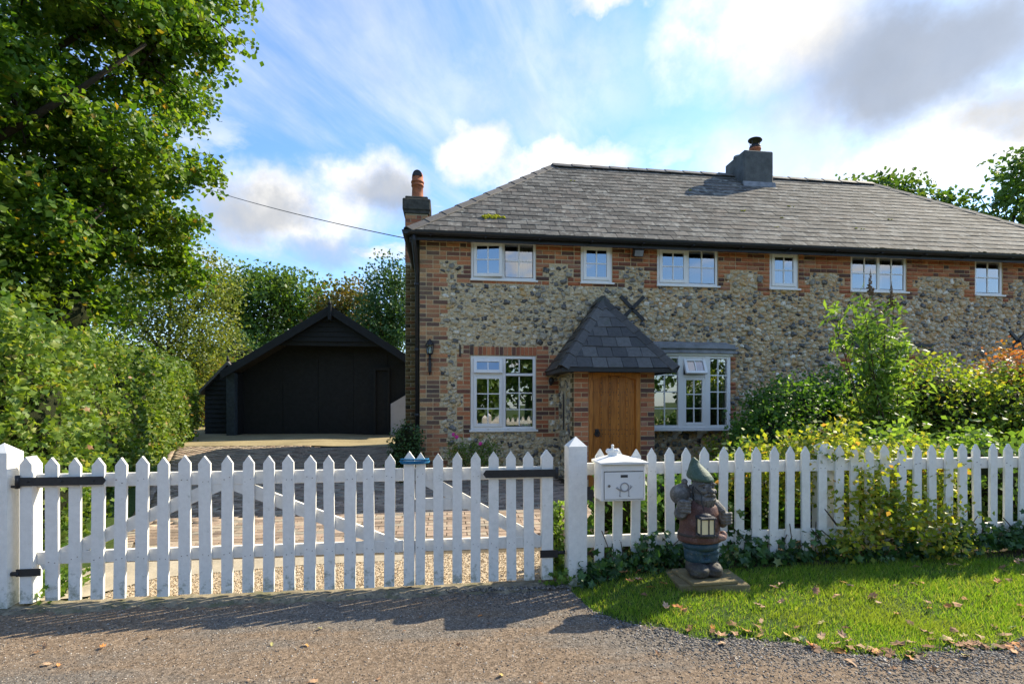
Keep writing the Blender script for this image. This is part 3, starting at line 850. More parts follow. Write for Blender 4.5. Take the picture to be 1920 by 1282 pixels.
def glaze(win, x0, x1, z0, z1, y, cols, rows, M=None):
    """panes and glazing bars filling a light"""
    for i in range(cols):
        for k in range(rows):
            a, b = x0 + (x1 - x0) * i / cols, x0 + (x1 - x0) * (i + 1) / cols; c, d = z0 + (z1 - z0) * k / rows, z0 + (z1 - z0) * (k + 1) / rows
            t = random.uniform(-0.0012, 0.0012); t2 = random.uniform(-0.0012, 0.0012)
            MB().add([(a, y + t, c), (b, y - t, c), (b, y - t + t2, d), (a, y + t + t2, d)], [(0, 1, 2, 3)], M).obj('pane', MT['glass'], win)
    for i in range(1, cols):
        x = x0 + (x1 - x0) * i / cols
        MB().box(x - 0.009, x + 0.009, y - 0.012, y + 0.01, z0, z1, M).obj('glazing_bar', MT['pvc'], win)
    for k in range(1, rows):
        z = z0 + (z1 - z0) * k / rows
        MB().box(x0, x1, y - 0.0105, y + 0.0085, z - 0.009, z + 0.009, M).obj('glazing_bar', MT['pvc'], win)


def light(win, x0, x1, z0, z1, y, cols, rows, sash=True, hinge=None, ang=0):
    """one light of a window; sash: (opening) frame standing proud. hinge 'l' or 't'"""
    M = None
    if hinge == 'l':
        M = Matrix.Translation((x0, y - 0.02, 0)) @ Matrix.Rotation(R(-ang), 4, 'Z') @ Matrix.Translation((-x0, -(y - 0.02), 0))
    elif hinge == 't':
        M = Matrix.Translation((0, y - 0.02, z1)) @ Matrix.Rotation(R(-ang), 4, 'X') @ Matrix.Translation((0, -(y - 0.02), -z1))
    if sash:
        m = MB(); bars(m, x0, x1, z0, z1, y - 0.022, y + 0.04, 0.055, M); m.obj('sash', MT['pvc'], win)
        glaze(win, x0 + 0.055, x1 - 0.055, z0 + 0.055, z1 - 0.055, y + 0.0, cols, rows, M)
    else:
        glaze(win, x0 + 0.012, x1 - 0.012, z0 + 0.012, z1 - 0.012, y + 0.02, cols, rows, M)


def casement(x0, x1, z0, z1, mull=None, left=None, right=None, label=None):
    y = F + 0.012
    m = MB(); bars(m, x0 + 0.003, x1 - 0.003, z0 + 0.003, z1 - 0.003, y, y + 0.07, 0.042)
    if mull: m.box(mull - 0.024, mull + 0.024, y + 0.0015, y + 0.07, z0 + 0.045, z1 - 0.045, None, 0.004)
    w = m.obj('window', MT['pvc'], cottage)
    if label: w['label'] = label
    MB().box(x0 - 0.012, x1 + 0.03, F - 0.045, F + 0.05, z0 - 0.03, z0 + 0.002, None, 0.005).obj('sill', MT['pvc'], w)
    if mull:
        light(w, x0 + 0.046, mull - 0.024, z0 + 0.046, z1 - 0.046, y, 2, 2, *left); light(w, mull + 0.024, x1 - 0.046, z0 + 0.046, z1 - 0.046, y, 2, 2, *right)
    else:
        light(w, x0 + 0.046, x1 - 0.046, z0 + 0.046, z1 - 0.046, y, 2, 2, *left)
    MB().box(x0 - 0.005, x1 + 0.005, F - 0.012, F + 0.02, z1 + 0.002, 4.262).obj('head_board', MT['pvc'], w)
    return w


casement(*WIN[0], 0.923, (True, 'l', 7), (False,), 'white window with its left casement slightly open')
casement(*WIN[1], None, (True,))
casement(*WIN[2], 4.247, (True,), (False,))
casement(*WIN[3], None, (True,))
casement(*WIN[4], 8.03, (False,), (False,))
casement(*WIN[5], None, (False,))


def ground_window(g, open_fan):
    x0, x1, z0, z1 = g; y = F + 0.012; mu = (x0 + x1) / 2 + 0.01; tr = z0 + 0.945
    m = MB(); bars(m, x0 + 0.003, x1 - 0.003, z0 + 0.003, z1 - 0.003, y, y + 0.07, 0.05)
    m.box(mu - 0.03, mu + 0.03, y + 0.0015, y + 0.07, z0 + 0.052, z1 - 0.052, None, 0.004)
    m.box(x0 + 0.052, mu - 0.031, y + 0.002, y + 0.07, tr - 0.022, tr + 0.022, None, 0.004); m.box(mu + 0.031, x1 - 0.052, y + 0.002, y + 0.07, tr - 0.022, tr + 0.022, None, 0.004)
    w = m.obj('window', MT['pvc'], cottage)
    MB().box(x0 - 0.02, x1 + 0.03, F - 0.05, F + 0.05, z0 - 0.035, z0 + 0.002, None, 0.005).obj('sill', MT['pvc'], w)
    light(w, x0 + 0.053, mu - 0.03, tr + 0.022, z1 - 0.053, y, 2, 1, True, 't', open_fan)
    light(w, mu + 0.03, x1 - 0.053, tr + 0.022, z1 - 0.053, y, 2, 1, False)
    light(w, x0 + 0.053, mu - 0.03, z0 + 0.053, tr - 0.022, y, 2, 3, True)
    light(w, mu + 0.03, x1 - 0.053, z0 + 0.053, tr - 0.022, y, 2, 3, False)
    return w


w = ground_window(GW, 9); w['label'] = 'white ground-floor window under a brick arch with its top light tilted open'
ground_window(GW2, 0)

# --- shallow bay window with lead top
by = 8.45
bay = MB()
bx = [3.47, 3.99, 4.48, 4.93]; bw_y = [by + 0.06, by, by, by + 0.06]
bz0, bz1 = 1.0, 2.26
posts = [(3.47, by + 0.06), (3.985, by), (4.475, by), (4.895, by + 0.05)]
for k, (x, y) in enumerate(posts):
    hw = 0.02 if k == 0 else (0.05 if k < 3 else 0.03)
    bay.box(x - hw, x + hw, y - 0.002 * k, y + 0.07, bz0, bz1, None, 0.004)
for k in range(3):
    (xa, ya), (xb, yb) = posts[k], posts[k + 1]
    for (za, zb) in ((bz0 + 0.001, bz0 + 0.05), (bz1 - 0.05, bz1 - 0.001)):
        bay.add([(xa, ya + 0.004, za), (xb, yb + 0.004, za), (xb, yb + 0.06, za), (xa, ya + 0.06, za), (xa, ya + 0.004, zb), (xb, yb + 0.004, zb), (xb, yb + 0.06, zb), (xa, ya + 0.06, zb)],
                [(0, 3, 2, 1), (4, 5, 6, 7), (0, 1, 5, 4), (1, 2, 6, 5), (2, 3, 7, 6), (3, 0, 4, 7)])
bay.box(3.455, 3.49, by + 0.131, F - 0.001, bz0 + 0.02, bz1); bay.box(4.89, 4.925, by + 0.121, F - 0.001, bz0 + 0.02, bz1)
bayo = bay.obj('bay_window', MT['pvc'], cottage)
bayo['label'] = 'white bay window with lead top beside the porch, small top light propped open'


def facet(k, z0, z1, cols, rows, sash=False, ang=0):
    (xa, ya), (xb, yb) = posts[k], posts[k + 1]
    ha = 0.02 if k == 0 else 0.05; hb = 0.05 if k < 2 else 0.03
    L = math.hypot(xb - xa, yb - ya); a = math.atan2(yb - ya, xb - xa)
    M = Matrix.Translation((xa, ya + 0.02, 0)) @ Matrix.Rotation(a, 4, 'Z')
    if sash:
        M2 = M @ Matrix.Translation((0, -0.02, z1)) @ Matrix.Rotation(R(-ang), 4, 'X') @ Matrix.Translation((0, 0.02, -z1))
        m = MB(); bars(m, ha, L - hb, z0, z1, -0.022, 0.03, 0.048, M2); m.obj('sash', MT['pvc'], bayo)
        glaze(bayo, ha + 0.048, L - hb - 0.048, z0 + 0.048, z1 - 0.048, 0.0, cols, rows, M2)
    else:
        glaze(bayo, ha, L - hb, z0, z1, 0.012, cols, rows, M)


facet(0, bz0 + 0.05, bz1 - 0.05, 2, 4); facet(2, bz0 + 0.05, bz1 - 0.05, 2, 4)
facet(1, bz0 + 0.05, 1.88, 2, 3, True); facet(1, 1.925, bz1 - 0.05, 2, 1, True, 24)
MB().box(4.036, 4.424, by + 0.003, by + 0.06, 1.882, 1.923, None, 0.003).obj('transom', MT['pvc'], bayo)
m = MB().prism([(3.43, by + 0.02), (3.98, by - 0.05), (4.48, by - 0.05), (4.96, by + 0.02), (4.96, F - 0.002), (3.43, F - 0.002)], 'z', bz0 - 0.045, bz0 - 0.002); m.obj('sill', MT['pvc'], bayo)
m = MB().prism([(3.44, by + 0.01), (3.98, by - 0.03), (4.48, by - 0.03), (4.95, by + 0.01), (4.95, F - 0.002), (3.44, F - 0.002)], 'z', bz1 + 0.001, bz1 + 0.035); m.obj('fascia', MT['pvc'], bayo)
for x in (3.99, 4.45):
    MB().prism([(F - 0.001, bz0 - 0.20), (F - 0.001, bz0 - 0.046), (by + 0.03, bz0 - 0.046), (by + 0.06, bz0 - 0.09), (F - 0.1, bz0 - 0.12)], 'x', x - 0.04, x + 0.04).obj('corbel', MT['pvc'], bayo)
ld = MB()
for (o_, za, zb) in ((0.045, 0.036, 0.075), (0.02, 0.076, 0.115), (0.06, 0.116, 0.15), (0.02, 0.151, 0.20)):
    ld.prism([(3.44 - o_, by + 0.02 - o_), (3.98, by - 0.03 - o_), (4.48, by - 0.03 - o_), (4.97 + o_, by + 0.02 - o_), (4.97 + o_, F - 0.002), (3.44 - o_, F - 0.002)], 'z', bz1 + za, bz1 + zb)
ld.prism([(by + 0.05, bz1 + 0.201), (F - 0.002, bz1 + 0.201), (F - 0.002, bz1 + 0.27)], 'x', 3.45, 4.96)
ld.obj('lead_roof', MT['lead'], bayo)

# curtains inside
def curtain(x0, x1, z0, z1, y, label, folds=7):
    m = MB(); n = folds * 6
    for k in range(n + 1):
        x = x0 + (x1 - x0) * k / n; yy = y + 0.03 * math.sin(k / n * folds * 2 * math.pi)
        m.v += [(x, yy, z0), (x, yy, z1), (x, yy + 0.004, z1), (x, yy + 0.004, z0)]
        if k:
            b = 4 * k
            m.f += [(b - 4, b, b + 1, b - 3), (b - 1, b - 2, b + 2, b + 3)]; m.sm += [True, True]
    tag(m.obj('curtain', MT['curtain']), label, 'curtain', 'curtains inside the cottage windows')


curtain(1.2, 1.50, 3.3, 4.3, F + 0.36, 'pale curtain inside the upper window nearest the chimney corner')
curtain(6.18, 6.42, 3.3, 4.3, F + 0.36, 'curtain inside the small upper window right of the flood light')
curtain(8.1, 8.4, 3.3, 4.3, F + 0.36, 'curtain inside the wide upper window above the tall buddleia')
curtain(4.52, 4.68, 0.5, 2.3, F + 0.12, 'curtain in the right-hand light of the bay window', 4)
hen = MB(); hx, hy, hz = 1.34, F + 0.19, 0.985
hen.ball((hx, hy, hz + 0.07), (0.10, 0.06, 0.07), 2); hen.ball((hx + 0.07, hy, hz + 0.14), (0.035, 0.03, 0.06), 2); hen.ball((hx + 0.085, hy, hz + 0.20), (0.032, 0.026, 0.03), 2)
hen.ball((hx - 0.10, hy, hz + 0.12), (0.05, 0.03, 0.05), 2)
tag(hen.obj('hen_ornament', MT['pvc']), 'white china hen on the sill inside the ground-floor window', 'ornament')

# --- roof
PIT = math.atan2(6.83 - 4.24, 3.0)
EX0, EX1, EY0, EY1, EZ = -0.668, 13.4, 8.50, 14.54, 4.24
RUN = (EY1 - EY0) / 2; RZ = EZ + RUN * math.tan(PIT)
roof = MB()
A = [(EX0, EY0, EZ), (EX1, EY0, EZ), (EX1, EY1, EZ), (EX0, EY1, EZ), (EX0 + RUN, EY0 + RUN, RZ), (EX1 - RUN, EY0 + RUN, RZ)]
roof.add(A, [(0, 1, 5, 4), (2, 3, 4, 5), (3, 0, 4), (1, 2, 5), (3, 2, 1, 0)])
roofo = roof.obj('roof', MT['slate_dark'], cottage)


def clip(poly, a, b, c):
    """keep a*x+b*y+c >= 0"""
    out = []
    for i in range(len(poly)):
        p, q = poly[i], poly[(i + 1) % len(poly)]
        dp, dq = a * p[0] + b * p[1] + c, a * q[0] + b * q[1] + c
        if dp >= 0: out.append(p)
        if (dp >= 0) != (dq >= 0):
            t = dp / (dp - dq); out.append((p[0] + (q[0] - p[0]) * t, p[1] + (q[1] - p[1]) * t))
    return out


def lay_slates(O, ux, us, length, height, lines, w, gauge, ln, limit, mat, parent, jitter=0.004, name='slate'):
    """slates on a slope: O eave-left corner, ux along the eave, us up the slope; lines = half planes bounding it"""
    O, ux, us = Vector(O), Vector(ux).normalized(), Vector(us).normalized(); nn = ux.cross(us).normalized()
    if nn.z < 0: nn = -nn
    rot = Matrix((ux, us, ux.cross(us))).transposed()
    e = rot.to_euler(); sgn = 1 if ux.cross(us).z > 0 else -1
    full = MB().box(-w / 2 + 0.004, w / 2 - 0.004, 0, ln, -0.006, 0.006).mesh(name, mat)
    single, many = [], MB()
    rows = int(height / gauge) + 1
    for j in range(rows):
        s0 = j * gauge
        x = -w + (w / 2 if j % 2 else 0) + random.uniform(-.01, .01)
        while x < length:
            r = [(x, s0), (x + w, s0), (x + w, min(s0 + ln, height)), (x, min(s0 + ln, height))]
            p = r
            for (a, b, c) in lines: p = clip(p, a, b, c) if len(p) > 2 else p
            ar = 0 if len(p) < 3 else abs(sum(p[i][0] * p[(i + 1) % len(p)][1] - p[(i + 1) % len(p)][0] * p[i][1] for i in range(len(p)))) / 2
            if ar > 0.004:
                C = O + ux * (x + w / 2) + us * s0
                single.append(((C - Vector((0, 0, 1.42))).length, x, s0, p, ar > 0.98 * w * min(ln, height - s0) and height - s0 >= ln))
            x += w
    single.sort(key=lambda q: q[0])
    tilt = 0.017 / ln
    for k, (dd, x, s0, p, whole) in enumerate(single):
        j1, j2, j3 = random.uniform(-jitter, jitter), random.uniform(-0.012, 0.012), random.uniform(0, 0.004)
        if k < limit and whole:
            C = O + ux * (x + w / 2) + us * (s0 + j1) + nn * (0.028 + j3)
            o = inst(name, full, C, (0, 0, 0), (1, 1, 1), parent)
            o.rotation_euler = (rot @ Matrix.Rotation(-tilt * sgn, 3, 'X') @ Matrix.Rotation(j2, 3, 'Z')).to_euler()
        else:
            m = many if k >= limit else MB()
            pts = [(q[0] + random.uniform(-.001, .001), q[1]) for q in p]
            vs = []
            for (px, ps) in pts:
                h = 0.028 + j3 - (ps - s0) * tilt
                vs.append(O + ux * px + us * (ps + j1) + nn * (h + 0.006))
            for (px, ps) in pts:
                h = 0.028 + j3 - (ps - s0) * tilt
                vs.append(O + ux * px + us * (ps + j1) + nn * (h - 0.006))
            # keep a joint between neighbours
            cx = sum((v for v in vs), Vector()) / len(vs)
            vs = [cx + (v - cx) * 0.98 for v in vs]
            n = len(pts); m.add(vs, [tuple(range(n)), tuple(range(2 * n - 1, n - 1, -1))] + [(i, i + n, (i + 1) % n + n, (i + 1) % n) for i in range(n)])
            if k < limit: m.obj(name, mat, parent)
    if many.v: tag(many.obj('slates', mat, parent), None, None, None, 'stuff')
    return len(single)


SL = RUN / math.cos(PIT)
LEN = EX1 - EX0
k_ = RUN / SL
us = (0, math.cos(PIT), math.sin(PIT))
lay_slates((EX0, EY0, EZ), (1, 0, 0), us, LEN, SL, [(1, -k_, 0.02), (-1, -k_, LEN + 0.02)], 0.252, 0.206, 0.40, 300, MT['slate'], roofo)
LY = EY1 - EY0
lay_slates((EX0, EY1, EZ), (0, -1, 0), (math.cos(PIT), 0, math.sin(PIT)), LY, SL, [(1, -k_, 0.02), (-1, -k_, LY + 0.02)], 0.252, 0.206, 0.40, 0, MT['slate'], roofo)


def cap_tiles(A_, B_, n, half, drop, th, mat, parent, name, lift=0.02):
    """bent capping tiles along a ridge or hip from A to B"""
    A_, B_ = Vector(A_), Vector(B_); d = (B_ - A_).normalized(); L = (B_ - A_).length / n
    side = d.cross(Vector((0, 0, 1))).normalized(); up = side.cross(d).normalized()
    for i in range(n):
        m = MB(); b0 = A_ + d * (i * L - 0.01); b1 = A_ + d * ((i + 1) * L + 0.012)
        vs = []
        for (b, ex) in ((b0, 0.012 + random.uniform(0, .004)), (b1, 0.0)):
            for (s, u) in ((-half, -drop), (-0.03, 0.0), (0.03, 0.0), (half, -drop)):
                vs.append(b + side * s + up * (u + lift + ex))
            for (s, u) in ((-half, -drop - th), (-0.03, -th), (0.03, -th), (half, -drop - th)):
                vs.append(b + side * s + up * (u + lift + ex))
        f = []
        for q in range(3):
            f.append((q, q + 1, q + 9, q + 8)); f.append((q + 4, q + 12, q + 13, q + 5))
        f += [(0, 8, 12, 4), (3, 7, 15, 11), (0, 4, 5, 1), (1, 5, 6, 2), (2, 6, 7, 3), (8, 9, 13, 12), (9, 10, 14, 13), (10, 11, 15, 14)]
        m.add(vs, f).obj(name, mat, parent)


hipL = (EX0 + RUN, EY0 + RUN, RZ); hipR = (EX1 - RUN, EY0 + RUN, RZ)
cap_tiles((EX0 - 0.02, EY0 - 0.02, EZ + 0.03), Vector(hipL) + Vector((0, 0, 0.03)), 11, 0.12, 0.07, 0.016, MT['ridge'], roofo, 'hip_tile')
cap_tiles((EX1, EY0, EZ + 0.03), Vector(hipR) + Vector((0, 0, 0.03)), 11, 0.12, 0.07, 0.016, MT['ridge'], roofo, 'hip_tile')
cap_tiles((EX0, EY1, EZ + 0.03), Vector(hipL) + Vector((0, 0, 0.03)), 11, 0.12, 0.07, 0.016, MT['ridge'], roofo, 'hip_tile')
cap_tiles(Vector(hipL) + Vector((0, 0, 0.04)), Vector(hipR) + Vector((0, 0, 0.04)), 18, 0.15, 0.10, 0.018, MT['ridge'], roofo, 'ridge_tile')
moss = MB(); rgm = random.Random(5)
for (cx, s0, n_, sz) in ((0.75, 0.66, 40, 0.045), (8.0, 0.9, 5, 0.02), (5.9, 1.6, 5, 0.022), (6.6, 1.3, 4, 0.02), (5.2, 2.7, 4, 0.02), (7.1, 2.0, 4, 0.02), (9.1, 1.5, 5, 0.02), (2.6, 2.9, 3, 0.02), (6.2, 0.8, 3, 0.018)):
    for q in range(n_):
        sx, ss = cx + rgm.gauss(0, sz * 2.2), s0 + rgm.gauss(0, sz * 0.6)
        moss.ball((sx, EY0 + ss * math.cos(PIT) - 0.02, EZ + ss * math.sin(PIT) + 0.035), (sz * rgm.uniform(.5, 1), sz * .6, sz * rgm.uniform(.4, .7)), 1)
moss.obj('moss', mat_plain('moss', (0.42, 0.40, 0.03), 0.95, 0.4, 60, 1.0, 0.05), roofo)
gm = MB()
for q in range(240):
    x = rgm.uniform(7.3, 11.6); gm.ball((x, EY0 - 0.045 + rgm.uniform(-.02, .02), EZ - 0.005 + 0.02 * math.sin(x * 9) * rgm.random()), (rgm.uniform(.02, .05), .025, rgm.uniform(.012, .03)), 1)
gm.obj('gutter_moss', mat_plain('gutter_moss', (0.07, 0.06, 0.025), 0.95, 0.6, 30, 1.0, 0.05), roofo)

# gutter, fascia, downpipe
def gutter(pts_y, z, x0, x1, parent):
    prof = []
    for k in range(9):
        a = math.pi + math.pi * k / 8; prof.append((pts_y + 0.062 * math.cos(a), z + 0.062 * math.sin(a)))
    for k in range(9):
        a = 2 * math.pi - math.pi * k / 8; prof.append((pts_y + 0.055 * math.cos(a), z + 0.055 * math.sin(a)))
    return MB().prism(prof, 'x', x0, x1).obj('gutter', MT['black_paint'], parent)


g = gutter(EY0 - 0.045, EZ - 0.012, EX0 - 0.05, EX1, cottage)
for k in range(16):
    x = -0.3 + 0.9 * k
    MB().box(x - 0.012, x + 0.012, EY0 - 0.11, EY0 + 0.02, EZ - 0.088, EZ - 0.075).obj('bracket', MT['black_paint'], g)
MB().box(EX0 + 0.02, EX1 - 0.02, EY0 + 0.022, EY0 + 0.045, EZ - 0.13, EZ - 0.006).obj('fascia', MT['black_paint'], cottage)
MB().box(EX0 + 0.02, EX1 - 0.02, EY0 + 0.046, F + 0.004, EZ - 0.06, EZ - 0.04).obj('soffit', MT['pvc'], cottage)
m = MB(); prof = []
for k in range(9):
    a = math.pi + math.pi * k / 8; prof.append((EX0 - 0.03 + 0.062 * math.cos(a), EZ - 0.012 + 0.062 * math.sin(a)))
m.prism(prof, 'y', EY0 - 0.1, EY1); m.box(EX0 + 0.022, EX0 + 0.05, EY0 + 0.05, EY1, EZ - 0.16, EZ - 0.006); m.box(EX0 + 0.05, XC - 0.001, F + 0.02, EY1, EZ - 0.2, EZ - 0.05)
m.obj('side_gutter', MT['black_paint'], cottage)
m = MB().tube([(-0.57, EY0 - 0.03, 4.2), (-0.57, EY0 - 0.03, 4.08), (-0.56, EY0 + 0.06, 3.95), (-0.545, F - 0.02, 3.72), (-0.535, F + 0.05, 3.6), (-0.535, F + 0.05, 0.2)], 0.036, 10)
for z in (3.4, 2.3, 1.2): m.tube([(-0.535, F + 0.05, z), (-0.535, F + 0.05, z + 0.06)], 0.044, 10)
m.obj('downpipe', MT['black_paint'], cottage)


# --- chimneys
def brick_face(x0, x1, z0, z1, y, mat, parent, name='brick', lim=0, axis='x', sgn=-1):
    C, H = [], []
    k = 0; z = z0
    while z + 0.065 < z1 + 0.01:
        x = x0; q = k
        while x1 - x > 0.03:
            wd = 0.215 if q % 2 == 0 else 0.1025
            wd = min(wd, x1 - x)
            if x1 - x - wd < 0.05: wd = x1 - x
            c = ((x + wd / 2), y + sgn * -0.02, z + 0.0325) if axis == 'x' else (y + sgn * -0.02, x + wd / 2, z + 0.0325)
            C.append(c); H.append((wd / 2 - 0.004, 0.026, 0.0325) if axis == 'x' else (0.026, wd / 2 - 0.004, 0.0325))
            x += wd + 0.008; q += 1
        z += 0.075; k += 1
    if lim:
        for c, h in zip(C[:lim], H[:lim]):
            MB().box(c[0] - h[0], c[0] + h[0], c[1] - h[1], c[1] + h[1], c[2] - h[2], c[2] + h[2]).obj(name, mat, parent)
        C, H = C[lim:], H[lim:]
    if C:
        V, Q = boxes_np(np.array(C), np.array(H)); tag(obj_np('bricks', V, [Q], mat, parent), None, None, None, 'stuff')


CY0, CY1 = 10.62, 11.12
ch = MB().box(-0.885, -0.43, CY0, CY1, 0.0, 5.30).obj('end_chimney', MT['joint'], cottage)
ch['label'] = 'brick end chimney with tall terracotta pot'
brick_face(-0.885, -0.43, 4.3, 5.28, CY0, MT['brick_chim'], ch, 'brick', 40)
brick_face(-0.885, -0.50, 0.2, 4.25, CY0, MT['brick_moss'], ch)
brick_face(CY0, CY1, 4.3, 5.28, -0.885, MT['brick_chim'], ch, 'brick', 0, 'y', -1)
brick_face(CY0, CY1, 4.6, 5.28, -0.43, MT['brick_chim'], ch, 'brick', 0, 'y', 1)
cap = MB().box(-0.915, -0.40, CY0 - 0.03, CY1 + 0.03, 5.301, 5.36); cap.box(-0.94, -0.375, CY0 - 0.055, CY1 + 0.055, 5.361, 5.60, None, 0.02); cap.box(-0.89, -0.43, CY0 - 0.01, CY1 + 0.01, 5.601, 5.66, None, 0.015)
cap.obj('chimney_cap', mat_plain('sooty_mortar', (0.085, 0.08, 0.068), 0.95, 0.6, 9, 0.8, 0.1), ch)
px_, py_ = -0.655, 10.87
pot = MB().lathe([(0.135, 5.655), (0.13, 5.70), (0.118, 5.78), (0.112, 5.95), (0.128, 5.955), (0.13, 5.985), (0.118, 5.99), (0.118, 6.02), (0.134, 6.025), (0.136, 6.055), (0.118, 6.06), (0.118, 6.15), (0.112, 6.20), (0.09, 6.245), (0.05, 6.27), (0.005, 6.28)], px_, py_, 24)
po = pot.obj('chimney_pot', MT['terracotta'], ch)
hd = MB()
# dark arched opening of the hooded pot
hd.prism([(px_ + 0.098 * math.cos(math.pi * k / 12), 6.145 + 0.115 * math.sin(math.pi * k / 12)) for k in range(13)], 'y', py_ - 0.122, py_ - 0.02)
hd.obj('pot_opening', MT['black_iron'], po)

c2 = MB()
c2.box(6.71, 7.44, 11.0, 11.82, 6.1, 7.25, None, 0.03)
c2o = c2.obj('ridge_chimney', MT['render'], cottage); c2o['label'] = 'grey rendered chimney stack on the roof ridge with steel cowl'
# bevel the shoulder towards the camera
cp = MB().lathe([(0.13, 7.28), (0.12, 7.42), (0.135, 7.43), (0.135, 7.46)], 7.2, 11.35, 20).obj('chimney_pot', MT['terracotta'], c2o)
cw = MB().lathe([(0.125, 7.461), (0.13, 7.50), (0.12, 7.52), (0.09, 7.56)], 7.2, 11.35, 20)
for a in range(4):
    cw.tube([(7.2 + 0.115 * math.cos(a * 1.57 + .5), 11.35 + 0.115 * math.sin(a * 1.57 + .5), 7.5), (7.2 + 0.125 * math.cos(a * 1.57 + .5), 11.35 + 0.125 * math.sin(a * 1.57 + .5), 7.66)], 0.008, 5)
Mt = Matrix.Translation((7.2, 11.35, 7.655)) @ Matrix.Rotation(R(7), 4, 'Y') @ Matrix.Translation((-7.2, -11.35, -7.655))
cw.lathe([(0.155, 7.65), (0.16, 7.665), (0.10, 7.70), (0.02, 7.715)], 7.2, 11.35, 20, True, Mt)
cw.obj('cowl', MT['black_iron'], c2o)
MB().prism([(10.93, 6.30), (11.02, 6.34), (11.02, 6.52), (10.985, 6.52)], 'x', 6.68, 7.47).obj('flashing', MT['lead'], c2o)
MB().lathe([(0.10, 7.28), (0.09, 7.335), (0.03, 7.345)], 6.85, 11.5, 16).obj('capped_pot', MT['lead'], c2o)

# --- porch
AX, AY, AZ = (PX0 + PX1) / 2, 8.34, 3.165
ex0, ex1, ey, ez = PX0 - 0.25, PX1 + 0.25, PF - 0.25, 1.95
porch = MB()
porch.add([(ex0, ey, ez), (ex1, ey, ez), (ex1, F - 0.001, ez), (ex0, F - 0.001, ez), (AX, AY, AZ), (AX, F - 0.001, AZ)], [(0, 1, 4), (1, 2, 5, 4), (3, 0, 4, 5), (2, 3, 5), (3, 2, 1, 0)])
proof = porch.obj('porch_roof', MT['slate_dark'], cottage)
fl_ = math.hypot(AY - ey, AZ - ez); fw = ex1 - ex0
us = Vector((0, AY - ey, AZ - ez)).normalized()
lay_slates((ex0, ey, ez), (1, 0, 0), us, fw, fl_, [(1, -(fw / 2) / fl_, 0), (-1, -(fw / 2) / fl_, fw)], 0.235, 0.21, 0.36, 60, MT['slate_dark'], proof, 0.002)
sl = math.hypot(AX - ex0, AZ - ez); dl = F - ey; run_ = AY - ey
us = Vector((AX - ex0, 0, AZ - ez)).normalized()
lay_slates((ex0, F, ez), (0, -1, 0), us, dl, sl, [(-1, -run_ / sl, dl)], 0.235, 0.21, 0.36, 60, MT['slate_dark'], proof, 0.002)
us = Vector((AX - ex1, 0, AZ - ez)).normalized()
lay_slates((ex1, ey, ez), (0, 1, 0), us, dl, sl, [(1, -run_ / sl, 0)], 0.235, 0.21, 0.36, 30, MT['slate_dark'], proof, 0.002)
cap_tiles((ex0 - 0.01, ey - 0.01, ez + 0.03), (AX, AY, AZ + 0.03), 6, 0.105, 0.085, 0.016, MT['slate_dark'], proof, 'hip_tile', 0.018)
cap_tiles((ex1 + 0.01, ey - 0.01, ez + 0.03), (AX, AY, AZ + 0.03), 6, 0.105, 0.085, 0.016, MT['slate_dark'], proof, 'hip_tile', 0.018)
cap_tiles((AX, AY - 0.02, AZ + 0.035), (AX, F, AZ + 0.035), 1, 0.11, 0.11, 0.016, MT['slate_dark'], proof, 'ridge_tile', 0.018)
m = MB().box(ex0 - 0.005, ex1 + 0.005, ey - 0.02, ey + 0.02, ez - 0.05, ez + 0.012); m.box(ex0 - 0.004, ex0 + 0.03, ey + 0.021, F - 0.003, ez - 0.05, ez + 0.012); m.box(ex1 - 0.03, ex1 + 0.004, ey + 0.021, F - 0.003, ez - 0.05, ez + 0.012)
m.box(ex0 + 0.031, ex1 - 0.031, ey + 0.022, F - 0.004, ez - 0.03, ez - 0.012)
m.obj('eaves_board', MT['black_paint'], proof)
pw = MB().box(PX0, 2.14, PF, PF + 0.2, -0.1, 1.918); pw.box(2.975, PX1, PF, PF + 0.2, -0.1, 1.918)
pw.box(PX0, PX0 + 0.2, PF + 0.201, F - 0.002, -0.1, 1.918); pw.box(PX1 - 0.2, PX1, PF + 0.201, F - 0.002, -0.1, 1.918)
pwo = pw.obj('porch_wall', MT['mortar'], cottage)
for k in range(3, 26):                                 # corner bricks returning along the left side of the porch
    z = 0.02 + 0.075 * k; L_ = 0.215 if k % 2 else 0.105
    MB().box(PX0 - 0.006, PX0 + 0.05, PF + 0.006, PF + L_, z + 0.005, z + 0.07).obj('brick', MT['brick_moss'], pwo)
sw = (8.28, 8.46, 0.95, 1.62)
flint_field('flints', PF, F, 0.1, 1.9, [(PF, PF + 0.22, 0, 2), (sw[0] - 0.03, sw[1] + 0.03, sw[2] - 0.05, sw[3] + 0.06)], lambda X, y, Z: np.stack([PX0 + y + 0.004, X, Z], -1), pwo, 7000, 12)
m = MB(); pr = [(sw[0], sw[2]), (sw[1], sw[2])] + [(8.37 + 0.09 * math.cos(math.pi * k / 8), 1.50 + 0.14 * math.sin(math.pi * k / 8)) for k in range(9)]
m.prism(pr, 'x', PX0 - 0.014, PX0 + 0.02); m.box(PX0 - 0.05, PX0 + 0.01, sw[0] - 0.03, sw[1] + 0.03, sw[2] - 0.05, sw[2] - 0.001)
sl_ = m.obj('slit_window', MT['stone'], pwo)
pr = [(8.32, 0.99), (8.42, 0.99)] + [(8.37 + 0.05 * math.cos(math.pi * k / 8), 1.49 + 0.1 * math.sin(math.pi * k / 8)) for k in range(9)]
MB().prism(pr, 'x', PX0 - 0.018, PX0 + 0.01).obj('slit_glass', MT['black_paint'], pwo)

